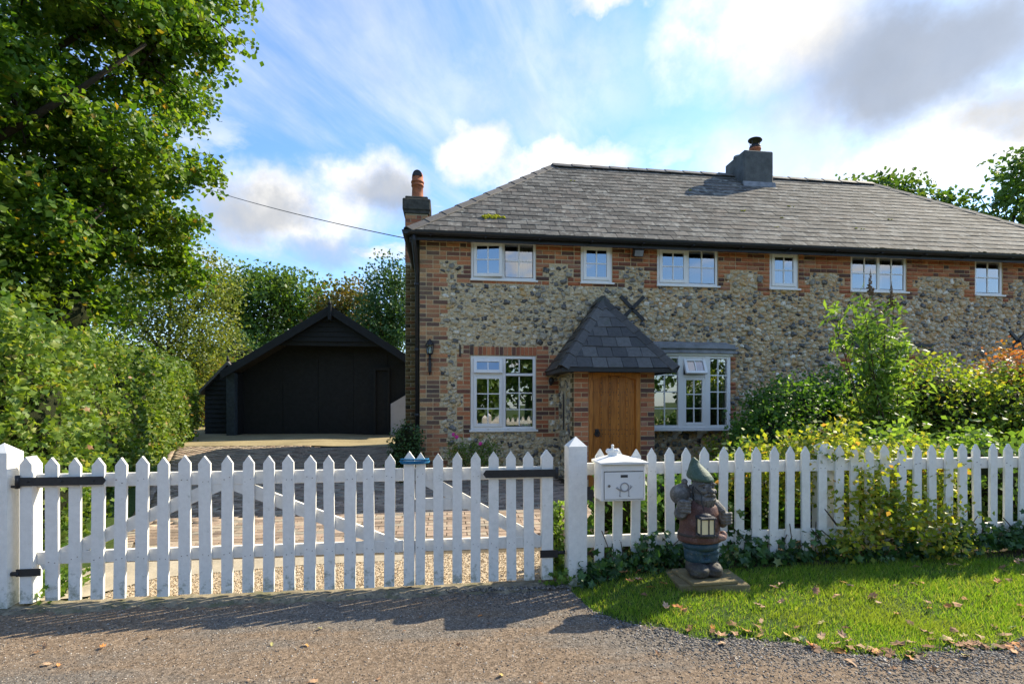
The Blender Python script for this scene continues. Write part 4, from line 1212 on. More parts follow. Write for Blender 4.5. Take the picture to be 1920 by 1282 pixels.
# front door
door = MB()
dx0, dx1, dz0, dz1, dy = 2.142, 2.973, 0.12, 1.905, PF + 0.02
door.box(dx0, dx0 + 0.07, dy - 0.03, dy + 0.08, dz0, dz1, None, 0.006); door.box(dx1 - 0.07, dx1, dy - 0.03, dy + 0.08, dz0, dz1, None, 0.006)
arch = [(dx0 + 0.07, 1.80)] + [(dx0 + 0.07 + (dx1 - dx0 - 0.14) * k / 12, 1.80 + 0.062 * math.sin(math.pi * k / 12)) for k in range(1, 12)] + [(dx1 - 0.07, 1.80), (dx1 - 0.07, dz1), (dx0 + 0.07, dz1)]
door.prism(arch, 'y', dy - 0.028, dy + 0.08)
dro = door.obj('front_door', MT['oak'], cottage); dro['label'] = 'oak plank front door with iron studs'
pw_ = (dx1 - dx0 - 0.14) / 5
for k in range(5):
    a = dx0 + 0.07 + pw_ * k
    MB().box(a + 0.002, a + pw_ - 0.002, dy + 0.02, dy + 0.06, dz0, 1.86, None, 0.004).obj('plank', MT['oak'], dro)
st = MB()
for k in range(6):
    a = dx0 + 0.07 + pw_ * k
    if 0 < k < 5:
        MB().box(a - 0.016, a + 0.016, dy + 0.004, dy + 0.0195, dz0, 1.84, None, 0.006).obj('cover_strip', MT['oak'], dro)
        for q in range(19): st.ball((a, dy + 0.003, dz0 + 0.06 + q * 0.092), 0.0095, 1)
for z in (0.45, 0.95, 1.02, 1.6):
    for k in range(15): st.ball((dx0 + 0.10 + k * 0.045, dy + 0.019, z), 0.008, 1)
tag(st.obj('studs', MT['black_iron'], dro), None, None, None, 'stuff')
hnd = MB().box(2.255, 2.315, dy + 0.006, dy + 0.019, 0.93, 1.03, None, 0.006)
hnd.tube([(2.285 + 0.04 * math.cos(2 * math.pi * k / 14), dy - 0.012, 0.955 + 0.04 * math.sin(2 * math.pi * k / 14)) for k in range(15)], 0.008, 6); hnd.ball((2.285, dy - 0.006, 1.0), 0.018, 1)
hnd.obj('ring_handle', MT['black_iron'], dro)
MB().box(PX0 + 0.2, PX1 - 0.2, PF - 0.35, PF + 0.1, 0.0, 0.13, None, 0.01).obj('doorstep', MT['stone'], cottage)


# iron ties
def tie(x, z, s, parent):
    m = MB()
    for a in (45, -45):
        Mx = Matrix.Translation((x, F - 0.035, z)) @ Matrix.Rotation(R(a), 4, 'Y')
        m.box(-s, s, -0.012 + (0.006 if a > 0 else 0), 0.012 + (0.006 if a > 0 else 0), -0.030, 0.030, Mx)
    m.ball((x, F - 0.05, z), 0.03, 1); m.obj('wall_tie', MT['black_iron'], parent)


tie(3.2, 3.10, 0.30, cottage); tie(11.0, 2.64, 0.28, cottage); tie(7.42, 2.62, 0.28, cottage)
MB().box(0.17, 0.195, F - 0.03, F + 0.01, 2.22, 2.42, None, 0.004).obj('wall_tie', MT['black_iron'], cottage)
MB().box(8.75, 9.15, F - 0.03, F + 0.01, 2.50, 2.56, None, 0.004).obj('wall_slot', MT['black_iron'], cottage)

# lamps on the front
lan = thing('wall_lantern', (-0.32, F - 0.1, 1.93), 'black carriage lantern on a spike bracket by the left corner of the cottage', 'lamp')
m = MB().tube([(-0.32, F - 0.07, 1.9), (-0.32, F - 0.07, 2.24)], [0.012, 0.022], 8); m.box(-0.345, -0.295, F - 0.085, F - 0.01, 1.95, 2.12, None, 0.006)
m.lathe([(0.012, 2.16), (0.05, 2.175), (0.012, 2.19)], -0.32, F - 0.07, 10); m.obj('bracket', MT['black_iron'], lan)
m = MB().lathe([(0.03, 2.24), (0.055, 2.255), (0.055, 2.265), (0.03, 2.266)], -0.32, F - 0.07, 6, False)
for k in range(6):
    a = k * math.pi / 3; m.tube([(-0.32 + 0.05 * math.cos(a), F - 0.07 + 0.05 * math.sin(a), 2.262), (-0.32 + 0.062 * math.cos(a), F - 0.07 + 0.062 * math.sin(a), 2.40)], 0.006, 5)
m.lathe([(0.075, 2.40), (0.075, 2.41), (0.045, 2.455), (0.02, 2.49), (0.006, 2.51)], -0.32, F - 0.07, 6, False); m.obj('cage', MT['black_iron'], lan)
MB().lathe([(0.042, 2.267), (0.053, 2.398)], -0.32, F - 0.07, 6, False).obj('lantern_glass', MT['glass'], lan)
fld = thing('flood_light', (3.28, F - 0.02, 4.0), 'small grey flood light between two upper windows under the gutter', 'lamp')
Mf = Matrix.Translation((3.28, F - 0.10, 4.06)) @ Matrix.Rotation(R(25), 4, 'X')
MB().box(-0.09, 0.09, -0.05, 0.05, -0.065, 0.065, Mf, 0.012).obj('housing', MT['black_paint'], fld)
MB().box(-0.075, 0.075, -0.056, -0.0505, -0.05, 0.05, Mf).obj('lens', MT['lead'], fld)
m = MB().box(3.265, 3.295, F - 0.07, F, 4.03, 4.06); m.tube([(3.05, F - 0.015, 4.17), (3.12, F - 0.02, 4.175), (3.2, F - 0.03, 4.16), (3.24, F - 0.03, 4.1)], 0.006, 5); m.obj('arm', MT['black_paint'], fld)
pl = thing('porch_lamp', (1.74, F - 0.02, 1.75), 'small round black lamp on the wall left of the porch', 'lamp')
MB().ball((1.74, F - 0.09, 1.82), (0.05, 0.05, 0.06), 2).obj('globe', MT['black_iron'], pl); MB().box(1.725, 1.755, F - 0.06, F, 1.74, 1.80, None, 0.004).obj('bracket', MT['black_iron'], pl)

# overhead wire
m = MB(); A_, B_ = Vector((-0.72, 8.5, 4.12)), Vector((-9.3, 17.2, 8.75))
m.tube([A_.lerp(B_, k / 24) - Vector((0, 0, 0.35 * 4 * (k / 24) * (1 - k / 24) * 0.4)) for k in range(25)], 0.008, 5)
tag(m.obj('overhead_cable', MT['black_iron']), 'thin dark overhead cable running from the left eave into the oak', 'cable')

# ------------------------------------------------------------------ garage and shed
GY, GZ = 16.3, 0.41
gax, gaz, gm_ = -3.58, 4.37, 0.645
gar = thing('garage', (-3.6, 18.3, GZ), 'black timber garage with weatherboarded gable and recessed boarded front', 'garage')
MB().box(-6.64, -6.40, GY, GY + 0.22, GZ - 0.1, 2.36, None, 0.01).obj('post', MT['post_wood'], gar)
MB().box(-0.80, -0.58, GY, GY + 0.22, GZ - 0.1, 2.42, None, 0.01).obj('post', MT['black_wood'], gar)
MB().box(-6.52, -6.40, GY + 0.23, 20.4, GZ - 0.1, 2.36).obj('side_wall', MT['black_wood'], gar)
MB().box(-0.70, -0.58, GY + 0.23, 20.4, GZ - 0.1, 2.42).obj('side_wall', MT['black_wood'], gar)
bw = MB().prism([(-6.5, GZ - 0.1), (-0.55, GZ - 0.1), (-0.55, 2.40), (gax, 4.32), (-6.5, 2.42)], 'y', 16.98, 17.08).obj('front_boarding', MT['black_wood'], gar)
x = -6.3
while x < -0.9:
    zt = gaz - 0.25 - gm_ * abs(x + 0.12 - gax)
    MB().box(x + 0.006, x + 1.076, 16.955 + random.uniform(0, .004), 16.979, GZ, zt - 0.3).obj('panel', MT['black_wood'], bw); x += 1.08
for (xa, sg) in ((-6.70, -1), (-0.31, 1)):
    z_e = gaz - gm_ * abs(xa - gax)
    MB().prism([(gax, gaz), (xa, z_e), (xa, z_e - 0.12), (gax, gaz - 0.12)] if sg > 0 else [(gax, gaz), (gax, gaz - 0.12), (xa, z_e - 0.12), (xa, z_e)], 'y', GY - 0.22, 20.7).obj('roof_slope', MT['slate_dark'], gar)
    MB().prism([(gax, gaz + 0.03), (xa, z_e + 0.03), (xa, z_e - 0.22), (gax, gaz - 0.24)] if sg > 0 else [(gax, gaz + 0.03), (gax, gaz - 0.24), (xa, z_e - 0.22), (xa, z_e + 0.03)], 'y', GY - 0.27, GY - 0.222).obj('barge_board', MT['black_wood'], gar)
z = 3.33; k = 0
while z < 4.08:
    hwb = (gaz - 0.14 - z) / gm_; hwt = max(0.02, (gaz - 0.14 - z - 0.165) / gm_)
    y0 = GY - 0.03
    MB().add([(gax - hwb, y0 - 0.03, z), (gax + hwb, y0 - 0.03, z), (gax + hwt, y0 - 0.004, z + 0.165), (gax - hwt, y0 - 0.004, z + 0.165), (gax - hwb, y0 + 0.02, z), (gax + hwb, y0 + 0.02, z), (gax + hwt, y0 + 0.02, z + 0.165), (gax - hwt, y0 + 0.02, z + 0.165)],
             [(0, 1, 2, 3), (4, 7, 6, 5), (0, 4, 5, 1), (1, 5, 6, 2), (2, 6, 7, 3), (3, 7, 4, 0)]).obj('weatherboard', MT['black_wood'], gar)
    z += 0.15; k += 1
MB().box(gax - 1.55, gax + 1.55, GY - 0.008, GY + 0.1, 3.20, 3.325).obj('tie_beam', MT['black_wood'], gar)
m = MB().box(gax - 0.05, gax + 0.05, GY - 0.32, GY - 0.271, gaz - 0.42, gaz + 0.05, None, 0.008); m.lathe([(0.045, gaz + 0.05), (0.05, gaz + 0.09), (0.02, gaz + 0.14), (0.008, gaz + 0.2)], gax, GY - 0.295, 10); m.obj('finial', MT['black_wood'], gar)
m = MB(); Y_ = 16.85
m.box(-2.42, -2.34, Y_, Y_ + 0.08, GZ, 2.5); m.box(-1.98, -1.90, Y_, Y_ + 0.08, GZ, 2.5); m.box(-2.42, -1.90, Y_, Y_ + 0.08, 2.5, 2.6); m.obj('inner_door_frame', MT['black_wood'], gar)
m = MB().prism([(-1.86, GZ), (-1.0, GZ), (-1.0, 2.05), (-1.36, 1.72), (-1.86, 1.42)], 'y', 16.78, 16.81)  # added pale panel; sunlit patch and its slanted edge built into shape and colour
tag(m.obj('sunlit_patch_panel', mat_plain('painted_sunlight', (0.50, 0.50, 0.52), 0.8, 0.1, 4, 0.2, 0.2)), 'pale panel painted as a sunlit patch inside the right side of the garage', 'light patch')

sh = thing('shed', (-7.0, 18.5, GZ), 'low black weatherboarded shed left of the garage', 'shed')
z = GZ
while z < 2.6:
    xr = -6.53; xl = max(-7.62, -6.90 - (2.72 - z) * 0.8)
    if xr - xl > 0.05:
        MB().add([(xl, 17.13, z), (xr, 17.13, z), (xr, 17.165, z + 0.16), (xl, 17.165, z + 0.16), (xl, 17.2, z), (xr, 17.2, z), (xr, 17.2, z + 0.16), (xl, 17.2, z + 0.16)],
                 [(0, 1, 2, 3), (4, 7, 6, 5), (0, 4, 5, 1), (1, 5, 6, 2), (2, 6, 7, 3), (3, 7, 4, 0)]).obj('weatherboard', MT['black_wood'], sh)
    z += 0.145
MB().prism([(-7.62, GZ - 0.1), (-6.53, GZ - 0.1), (-6.53, 2.3), (-6.90, 2.62), (-7.62, 1.84)], 'y', 17.21, 20.0).obj('wall', MT['black_wood'], sh)
MB().prism([(-6.90, 2.76), (-7.76, 1.80), (-7.76, 1.70), (-6.90, 2.65), (-6.56, 2.28), (-6.56, 2.38)], 'y', 17.0, 20.2).obj('roof', MT['slate_dark'], sh)
MB().box(-6.84, -6.54, 17.10, 17.128, GZ, 2.05).obj('door', MT['post_wood'], sh)
MB().lathe([(0.04, 2.76), (0.05, 2.81), (0.01, 2.95)], -6.90, 17.05, 8).obj('finial', MT['black_wood'], sh)

# ------------------------------------------------------------------ gates and fence
PY = 3.93


def picket_mesh(w, z0, z1, tip, th=0.02):
    h = w / 2
    m = MB()
    o = [(-h, z0), (h, z0), (h, z1 - tip), (0, z1), (-h, z1 - tip)]
    return m.prism(o, 'y', 0, th).mesh('picket', MT['paint'])


def gate(name, label, loc):
    return thing(name, loc, label, 'gate', 'double gates across the drive')


def rail(g, x0, x1, z0, z1, y0=3.951, y1=3.985):
    return MB().box(x0, x1, y0, y1, z0, z1, None, 0.003).obj('rail', MT['paint'], g)


def brace(g, a, b, hw=0.045, y0=3.953, y1=3.983):
    a, b = Vector((a[0], 0, a[1])), Vector((b[0], 0, b[1])); d = (b - a).normalized(); n = Vector((-d.z, 0, d.x)) * hw
    p = [a + n, b + n, b - n, a - n]
    MB().prism([(q.x, q.z) for q in p], 'y', y0, y1).obj('brace', MT['paint'], g)


pm1 = picket_mesh(0.080, 0.05, 1.045, 0.055)
gl = gate('gate', 'wide left-hand white picket gate with inverted-V brace', (-1.6, 3.95, 0.05))
for k in range(17):
    inst('picket', pm1, (-2.748 + 0.14375 * k, PY, random.uniform(-.006, .006)), (random.uniform(-.006, .006), random.uniform(-.011, .011), 0), (random.uniform(.93, 1.04), 1, 1), gl)
inst('picket', picket_mesh(0.080, 0.05, 1.062, 0.055, 0.045), (-0.300, PY - 0.003, 0), (0, 0, 0), (1, 1, 1), gl)
m = MB()
m.prism([(-2.935, 0.045), (-2.858, 0.045), (-2.858, 1.0), (-2.8965, 1.055), (-2.935, 1.0)], 'y', PY - 0.02, PY + 0.075)
m.obj('heel_stile', MT['paint'], gl)
rail(gl, -2.857, -0.345, 0.835, 0.93); rail(gl, -2.857, -0.345, 0.298, 0.386)
brace(gl, (-2.84, 0.30), (-1.60, 0.86)); brace(gl, (-1.62, 0.86), (-0.36, 0.33), 0.045, 3.9545, 3.9845)


def strap(g, x0, x1, z, tip):
    e = x1 if tip > 0 else x0
    pts = [(x0, z - 0.029), (x1, z - 0.029), (x1, z + 0.029), (x0, z + 0.029)]
    if tip > 0: pts = [(x0, z - 0.029), (x1 - 0.02, z - 0.029), (x1, z), (x1 - 0.02, z + 0.029), (x0, z + 0.029)]
    else: pts = [(x0, z), (x0 + 0.02, z - 0.029), (x1, z - 0.029), (x1, z + 0.029), (x0 + 0.02, z + 0.029)]
    m = MB().prism(pts, 'y', PY - 0.034, PY - 0.024)
    L = x1 - x0
    for q in (0.12, 0.5, 0.86): m.ball((x0 + L * q, PY - 0.036, z), 0.007, 1)
    ex = x0 if tip > 0 else x1
    m.tube([(ex, PY - 0.03, z - 0.045), (ex, PY - 0.03, z + 0.045)], 0.014, 8)
    m.tube([(ex, PY - 0.03, z - 0.035), (ex - 0.05 * tip, PY - 0.01, z - 0.035)], 0.009, 6)
    m.obj('hinge_strap', MT['black_iron'], g)


strap(gl, -2.94, -2.384, 0.885, 1)
MB().box(-2.95, -2.80, PY - 0.03, PY - 0.021, 0.235, 0.285).tube([(-2.99, PY - 0.01, 0.25), (-2.93, PY - 0.02, 0.25)], 0.016, 8).obj('lower_hinge', MT['black_iron'], gl)
MB().tube([(-0.30, 3.99, 0.3), (-0.30, 3.99, 0.02)], 0.007, 6).obj('drop_bolt', MT['black_iron'], gl)
gr = gate('gate', 'narrow right-hand white picket gate hung on the post by the letter box', (0.27, 3.95, 0.05))
pm2 = picket_mesh(0.077, 0.05, 1.05, 0.055)
for k in range(7):
    inst('picket', pm2, (-0.218 + 0.1396 * k, PY, random.uniform(-.008, .008)), (random.uniform(-.006, .006), random.uniform(-.011, .011), 0), (random.uniform(.93, 1.04), 1, 1), gr)
MB().prism([(0.716, 0.055), (0.803, 0.055), (0.803, 1.005), (0.7595, 1.062), (0.716, 1.005)], 'y', PY - 0.012, PY + 0.06).obj('heel_stile', MT['paint'], gr)
rail(gr, -0.26, 0.714, 0.835, 0.93); rail(gr, -0.26, 0.714, 0.298, 0.386); rail(gr, -0.26, 0.20, 0.61, 0.70)
brace(gr, (-0.22, 0.87), (0.71, 0.33))
strap(gr, 0.257, 0.83, 0.885, -1)
MB().box(0.70, 0.84, PY - 0.024, PY - 0.013, 0.23, 0.285).tube([(0.82, PY - 0.01, 0.26), (0.90, PY, 0.26)], 0.014, 8).obj('lower_hinge', MT['black_iron'], gr)
def nails(g, xs_, zs_):
    m = MB()
    for x in xs_:
        for z in zs_:
            for dx_ in (-0.018, 0.02):
                m.box(x + dx_ - 0.002, x + dx_ + 0.002, PY - 0.0025, PY + 0.004, (zn := z + random.uniform(-.02, .02)), zn + 0.005)
    tag(m.obj('nails', mat_plain('rusty_nail', (0.13, 0.085, 0.06), 0.8, 0.4, 50, 0.2, 0.2), g), None, None, None, 'stuff')


nails(gl, [-2.748 + 0.14375 * k for k in range(17)], (0.87, 0.33)); nails(gr, [-0.218 + 0.1396 * k for k in range(7)], (0.87, 0.33))
rope = MB()
loop = []
for k in range(60):
    a = 2 * math.pi * k / 20; loop.append((-0.259 + 0.105 * math.cos(a) + 0.004 * math.sin(a * 2.3), PY + 0.018 + 0.048 * math.sin(a), 0.985 + 0.012 * math.cos(a * 0.5 + 1) + 0.006 * (k // 20)))
rope.tube(loop, 0.006, 6)
tag(rope.obj('rope', mat_plain('blue_rope', (0.02, 0.17, 0.33), 0.7, 0.3, 120, 0.6, 0.2)), 'bright blue rope looped round the meeting pickets of the gates', 'rope')


def post(x0, x1, y0, y1, z0, z1, tip, label):
    m = MB(); xm, ym = (x0 + x1) / 2, (y0 + y1) / 2
    m.add([(x0, y0, z0), (x1, y0, z0), (x1, y1, z0), (x0, y1, z0), (x0, y0, z1), (x1, y0, z1), (x1, y1, z1), (x0, y1, z1), (xm, ym, tip)],
          [(0, 3, 2, 1), (0, 1, 5, 4), (1, 2, 6, 5), (2, 3, 7, 6), (3, 0, 4, 7), (4, 5, 8), (5, 6, 8), (6, 7, 8), (7, 4, 8)])
    return tag(m.obj('gate_post', MT['paint']), label, 'post', 'white gate posts')


post(-3.13, -2.99, 3.88, 4.02, -0.1, 1.085, 1.15, 'square white gate post at the left end of the wide gate')
post(0.917, 1.062, 3.87, 4.02, -0.1, 1.09, 1.165, 'square white gate post between the narrow gate and the letter box')

fen = thing('picket_fence', (3.5, 3.95, 0.12), 'white picket fence running right from the letter box past the shrubs', 'fence')
pm3 = picket_mesh(0.076, 0.172, 1.068, 0.06)
for k in range(46):
    inst('picket', pm3, (1.176 + 0.148 * k, PY, random.uniform(-.008, .008)), (random.uniform(-.008, .008), random.uniform(-.014, .014), 0), (random.uniform(.92, 1.04), 1, 1), fen)
nails(fen, [1.176 + 0.148 * k for k in range(46)], (0.89, 0.32))
rail(fen, 1.063, 8.0, 0.857, 0.951); rail(fen, 1.063, 8.0, 0.281, 0.375)
for x in (3.19, 5.3, 7.4):
    m = MB(); m.prism([(x - 0.06, 0.0), (x + 0.06, 0.0), (x + 0.06, 1.05), (x - 0.06, 1.05)], 'y', 3.99, 4.10)
    m.add([(x - 0.06, 3.99, 1.0505), (x + 0.06, 3.99, 1.0505), (x + 0.06, 4.10, 1.0505), (x - 0.06, 4.10, 1.0505), (x, 4.045, 1.10)], [(0, 1, 4), (1, 2, 4), (2, 3, 4), (3, 0, 4)]); m.obj('post', MT['paint'], fen)

# ------------------------------------------------------------------ letter box
lb = thing('letter_box', (1.30, 3.82, 0.69), 'white metal letter box with crown and post-horn emblem on the picket fence', 'letter box')
enam, t_ = new_mat('letter_box_enamel'); p_ = pos(t_)
nn_ = t_.noise(p_, 11, 6, 0.7).outputs['Fac']
c_ = t_.mix(t_.math('MULTIPLY', t_.step(nn_, 0.6, 0.72), 0.45), (0.70, 0.70, 0.68), (0.42, 0.36, 0.24))
c_ = t_.mix(t_.math('MULTIPLY', t_.step(t_.noise(p_, 55, 5, 0.7).outputs['Fac'], 0.66, 0.72), 0.7), c_, (0.22, 0.12, 0.06))
finish(t_, enam, c_, 0.4, (nn_, 0.1, 0.003), 0.45)
seam = mat_plain('dark_gap', (0.05, 0.05, 0.05), 0.7, 0.1, 5, 0.0, 0.2)
bx0, bx1, by0, by1 = 1.132, 1.472, 3.72, 3.925
MB().box(bx0, bx1, by0, by1, 0.69, 0.968, None, 0.004).obj('body', enam, lb)
m = MB(); xm = (bx0 + bx1) / 2
v = [(bx0 - 0.02, by0 - 0.03, 0.969), (bx1 + 0.02, by0 - 0.03, 0.969), (bx1 + 0.02, by1 - 0.002, 0.969), (bx0 - 0.02, by1 - 0.002, 0.969), (bx0 - 0.02, by0 - 0.03, 0.981), (bx1 + 0.02, by0 - 0.03, 0.981), (bx1 + 0.02, by1 - 0.002, 0.988), (bx0 - 0.02, by1 - 0.002, 0.988), (xm, by0 - 0.03, 0.988), (xm, by1 - 0.002, 1.032)]
m.add(v, [(0, 3, 2, 1), (0, 1, 5, 8, 4), (1, 2, 6, 5), (2, 3, 7, 9, 6), (3, 0, 4, 7), (4, 8, 9, 7), (8, 5, 6, 9)]); m.obj('lid', enam, lb)
MB().box(1.150, 1.456, by0 - 0.003, by0 - 0.0005, 0.703, 0.914).obj('door_gap', seam, lb)
d_ = MB().box(1.153, 1.453, by0 - 0.008, by0 - 0.0035, 0.706, 0.909, None, 0.001).obj('door', enam, lb)
MB().box(1.150, 1.456, by0 - 0.004, by0 - 0.0005, 0.917, 0.962, None, 0.001).obj('flap', enam, lb)
MB().box(1.277, 1.332, by0 - 0.0095, by0 - 0.0082, 0.868, 0.888).obj('name_window', seam, d_)
m = MB().tube([(1.187, by0 - 0.0085, 0.806), (1.187, by0 - 0.014, 0.806)], 0.010, 12); m.obj('lock', mat_plain('worn_steel', (0.2, 0.2, 0.2), 0.4, 0.2, 20, 0, 0.5, 0.8), d_)
hm = mat_plain('horn_grey', (0.30, 0.30, 0.30), 0.45, 0.2, 30, 0.1, 0.4)
m = MB(); yk = by0 - 0.010; hx, hz = 1.307, 0.797
m.tube([(hx + 0.031 * math.cos(2 * math.pi * k / 20), yk, hz + 0.031 * math.sin(2 * math.pi * k / 20)) for k in range(21)], 0.0045, 6)
m.tube([(hx - 0.062, yk, hz - 0.002), (hx - 0.045, yk, hz - 0.016), (hx - 0.02, yk, hz - 0.03), (hx, yk, hz - 0.034), (hx + 0.025, yk, hz - 0.028), (hx + 0.045, yk, hz - 0.010), (hx + 0.058, yk, hz + 0.005)], [0.008, 0.006, 0.0045, 0.004, 0.003, 0.003, 0.003], 6)
m.tube([(hx + 0.043, yk, hz - 0.012), (hx + 0.046, yk, hz + 0.014)], 0.0025, 5)
for sx in (-0.036, 0.032): m.tube([(hx + sx, yk, hz - 0.026), (hx + sx + 0.001, yk, hz - 0.055), (hx + sx - 0.004, yk, hz - 0.068), (hx + sx + 0.008, yk, hz - 0.07)], 0.0028, 5)
m.obj('post_horn_emblem', hm, d_)
for sx in (1.165, 1.441):
    for sz in (0.72, 0.895): MB().ball((sx, by0 - 0.008, sz), 0.004, 1).obj('screw', enam, d_)
m = MB(); cxk, cyk, czk = 1.262, 3.86, 1.02
m.box(cxk - 0.036, cxk + 0.036, cyk - 0.012, cyk + 0.012, czk - 0.01, czk + 0.022, None, 0.004)
for sx, rr in ((-0.034, 0.021), (0.034, 0.021), (-0.017, 0.018), (0.017, 0.018)): m.ball((cxk + sx, cyk, czk + 0.034), (rr, 0.012, 0.02), 2)
m.ball((cxk, cyk, czk + 0.044), (0.012, 0.014, 0.03), 2); m.ball((cxk, cyk, czk + 0.074), 0.012, 2); m.obj('crown', enam, lb)

# ------------------------------------------------------------------ garden gnome
GX0, GY0, GB = 1.86, 3.60, 0.158
kk = 0.86 / 1080
def gp(x, z, y=0): return (GX0 + (x - 460) * kk, GY0 + y * kk, GB + (1165 - z) * kk)
def gr_(*r): return tuple(q * kk for q in r)


def sculpt(name, mb, voxel, mat, parent, smooth_it=2):
    o = bpy.data.objects.new(name, mb.mesh(name, mat)); COL.objects.link(o)
    md = o.modifiers.new('r', 'REMESH'); md.mode = 'VOXEL'; md.voxel_size = voxel; md.use_smooth_shade = True
    if smooth_it:
        ms = o.modifiers.new('s', 'SMOOTH'); ms.iterations = smooth_it; ms.factor = 0.5
    dg = bpy.context.evaluated_depsgraph_get()
    me = bpy.data.meshes.new_from_object(o.evaluated_get(dg)); me.name = name
    if not me.materials: me.materials.append(mat)
    me.polygons.foreach_set('use_smooth', [True] * len(me.polygons))
    bpy.data.objects.remove(o)
    return link(bpy.data.objects.new(name, me), parent)


def weathered(name, col, wear, am=0.5):
    m, t = new_mat(name); p = pos(t)
    n = t.noise(p, 22, 6, 0.7).outputs['Fac']; n2 = t.noise(p, 90, 4).outputs['Fac']
    c = t.mix(t.math('MULTIPLY', t.step(n, 0.48, 0.66), am), col, wear)
    c = t.mix(0.5, c, t.ramp(n2, [(0.3, (0.5, 0.5, 0.5)), (0.7, (1.3, 1.3, 1.3))]), 'MULTIPLY')
    n3 = t.step(t.noise(p, 60, 5, 0.7).outputs['Fac'], 0.6, 0.68)
    c = t.mix(t.math('MULTIPLY', n3, 0.4), c, (0.30, 0.28, 0.25))
    return finish(t, m, c, 0.6, (n2, 0.7, 0.005), 0.35)


gn = thing('garden_gnome', (GX0, GY0, GB), 'large weathered garden gnome statue carrying a sack and lantern', 'statue')
STONE = weathered('gnome_bare_stone', (0.10, 0.094, 0.083), (0.32, 0.305, 0.28), 0.4)
m = MB()
for (x, y) in ((395, -20), (540, -5)):
    m.ball(gp(x, 1095, y - 20), gr_(100 if x < 450 else 88, 72, 60) if False else (100 * kk if x < 450 else 90 * kk, 135 * kk, 62 * kk), 3); m.ball(gp(x, 1060, y + 20), (90 * kk, 90 * kk, 60 * kk), 2)
    m.ball(gp(x - 5, 1125, y - 70), (92 * kk, 80 * kk, 42 * kk), 2)
sculpt('boots', m, 0.006, weathered('gnome_boot', (0.045, 0.042, 0.04), (0.12, 0.11, 0.07)), gn)
m = MB()
for x in (385, 530): m.ball(gp(x, 985, 0), (88 * kk, 95 * kk, 85 * kk), 3); m.ball(gp(x, 940, 0), (95 * kk, 105 * kk, 70 * kk), 2)
m.ball(gp(448, 885, 0), (172 * kk, 140 * kk, 62 * kk), 3)
for z in (1030, 1012, 960): m.ball(gp(458, z, 0), (150 * kk, 100 * kk, 14 * kk), 2)
sculpt('trousers', m, 0.006, weathered('gnome_trousers', (0.022, 0.06, 0.085), (0.08, 0.10, 0.10)), gn)
m = MB(); cb = gp(440, 0)[0]
prof = [(850, 196), (830, 208), (790, 205), (740, 188), (660, 186), (590, 178), (530, 160), (490, 125), (465, 80)]
Mc = Matrix.Translation((cb, GY0, 0)) @ Matrix.Diagonal((1, 0.78, 1, 1))
m.lathe([(r * kk, GB + (1165 - z) * kk) for z, r in prof], 0, 0, 28, True, Mc)
m.ball(gp(440, 690, -60), (150 * kk, 110 * kk, 120 * kk), 3)
sculpt('coat', m, 0.006, weathered('gnome_coat', (0.10, 0.045, 0.034), (0.22, 0.13, 0.10), 0.5), gn)
m = MB().lathe([(186 * kk, GB + (1165 - 800) * kk), (205 * kk, GB + (1165 - 795) * kk), (205 * kk, GB + (1165 - 770) * kk), (180 * kk, GB + (1165 - 765) * kk)], 0, 0, 28, True, Mc); m.obj('belt', weathered('gnome_belt', (0.05, 0.04, 0.035), (0.16, 0.09, 0.06)), gn)
m = MB().ball(gp(585, 800, -110), (58 * kk, 40 * kk, 36 * kk), 2); m.ball(gp(620, 780, -95), (34 * kk, 34 * kk, 40 * kk), 2); sculpt('pouch', m, 0.005, weathered('gnome_pouch', (0.24, 0.13, 0.11), (0.32, 0.26, 0.2)), gn)


def hand(m, c, d, sgn):
    """fist: palm, four curled fingers and a thumb"""
    m.ball(gp(*c), (62 * kk, 58 * kk, 62 * kk), 3)
    for q in range(4):
        zz = c[1] - 42 + q * 28
        m.tube([gp(c[0] - sgn * 50, zz, c[2] - 30), gp(c[0] - sgn * 20, zz - 4, c[2] - 66), gp(c[0] + sgn * 22, zz, c[2] - 66), gp(c[0] + sgn * 46, zz + 4, c[2] - 30)], [15 * kk, 16 * kk, 16 * kk, 12 * kk], 8)
    m.tube([gp(c[0] + sgn * 30, c[1] - 30, c[2] - 10), gp(c[0] + sgn * 48, c[1] - 62, c[2] - 44), gp(c[0] + sgn * 26, c[1] - 78, c[2] - 66)], [18 * kk, 17 * kk, 13 * kk], 8)


m = MB().tube([gp(310, 520, 10), gp(250, 590, -20), gp(222, 570, -70)], [70 * kk, 66 * kk, 52 * kk], 12)
m.ball(gp(310, 520, 10), 68 * kk, 2); m.ball(gp(248, 590, -20), 64 * kk, 2); hand(m, (238, 505, -95), 0, 1)
sculpt('arm', m, 0.0036, STONE, gn, 0)
m = MB().tube([gp(575, 520, 10), gp(640, 590, -10), gp(652, 650, -50)], [64 * kk, 58 * kk, 48 * kk], 12)
m.ball(gp(575, 520, 10), 62 * kk, 2); m.ball(gp(640, 592, -10), 56 * kk, 2); hand(m, (640, 625, -75), 0, -1); m.ball(gp(655, 690, -20), (42 * kk, 40 * kk, 45 * kk), 2)
sculpt('arm', m, 0.0036, STONE, gn, 0)
m = MB().ball(gp(452, 365, -20), (98 * kk, 100 * kk, 108 * kk), 3)              # head, turned to the right
m.ball(gp(492, 376, -128), (27 * kk, 32 * kk, 26 * kk), 2); m.ball(gp(483, 350, -118), (15 * kk, 18 * kk, 30 * kk), 2)
m.ball(gp(425, 378, -98), (36 * kk, 30 * kk, 30 * kk), 2); m.ball(gp(528, 384, -88), (32 * kk, 30 * kk, 30 * kk), 2)
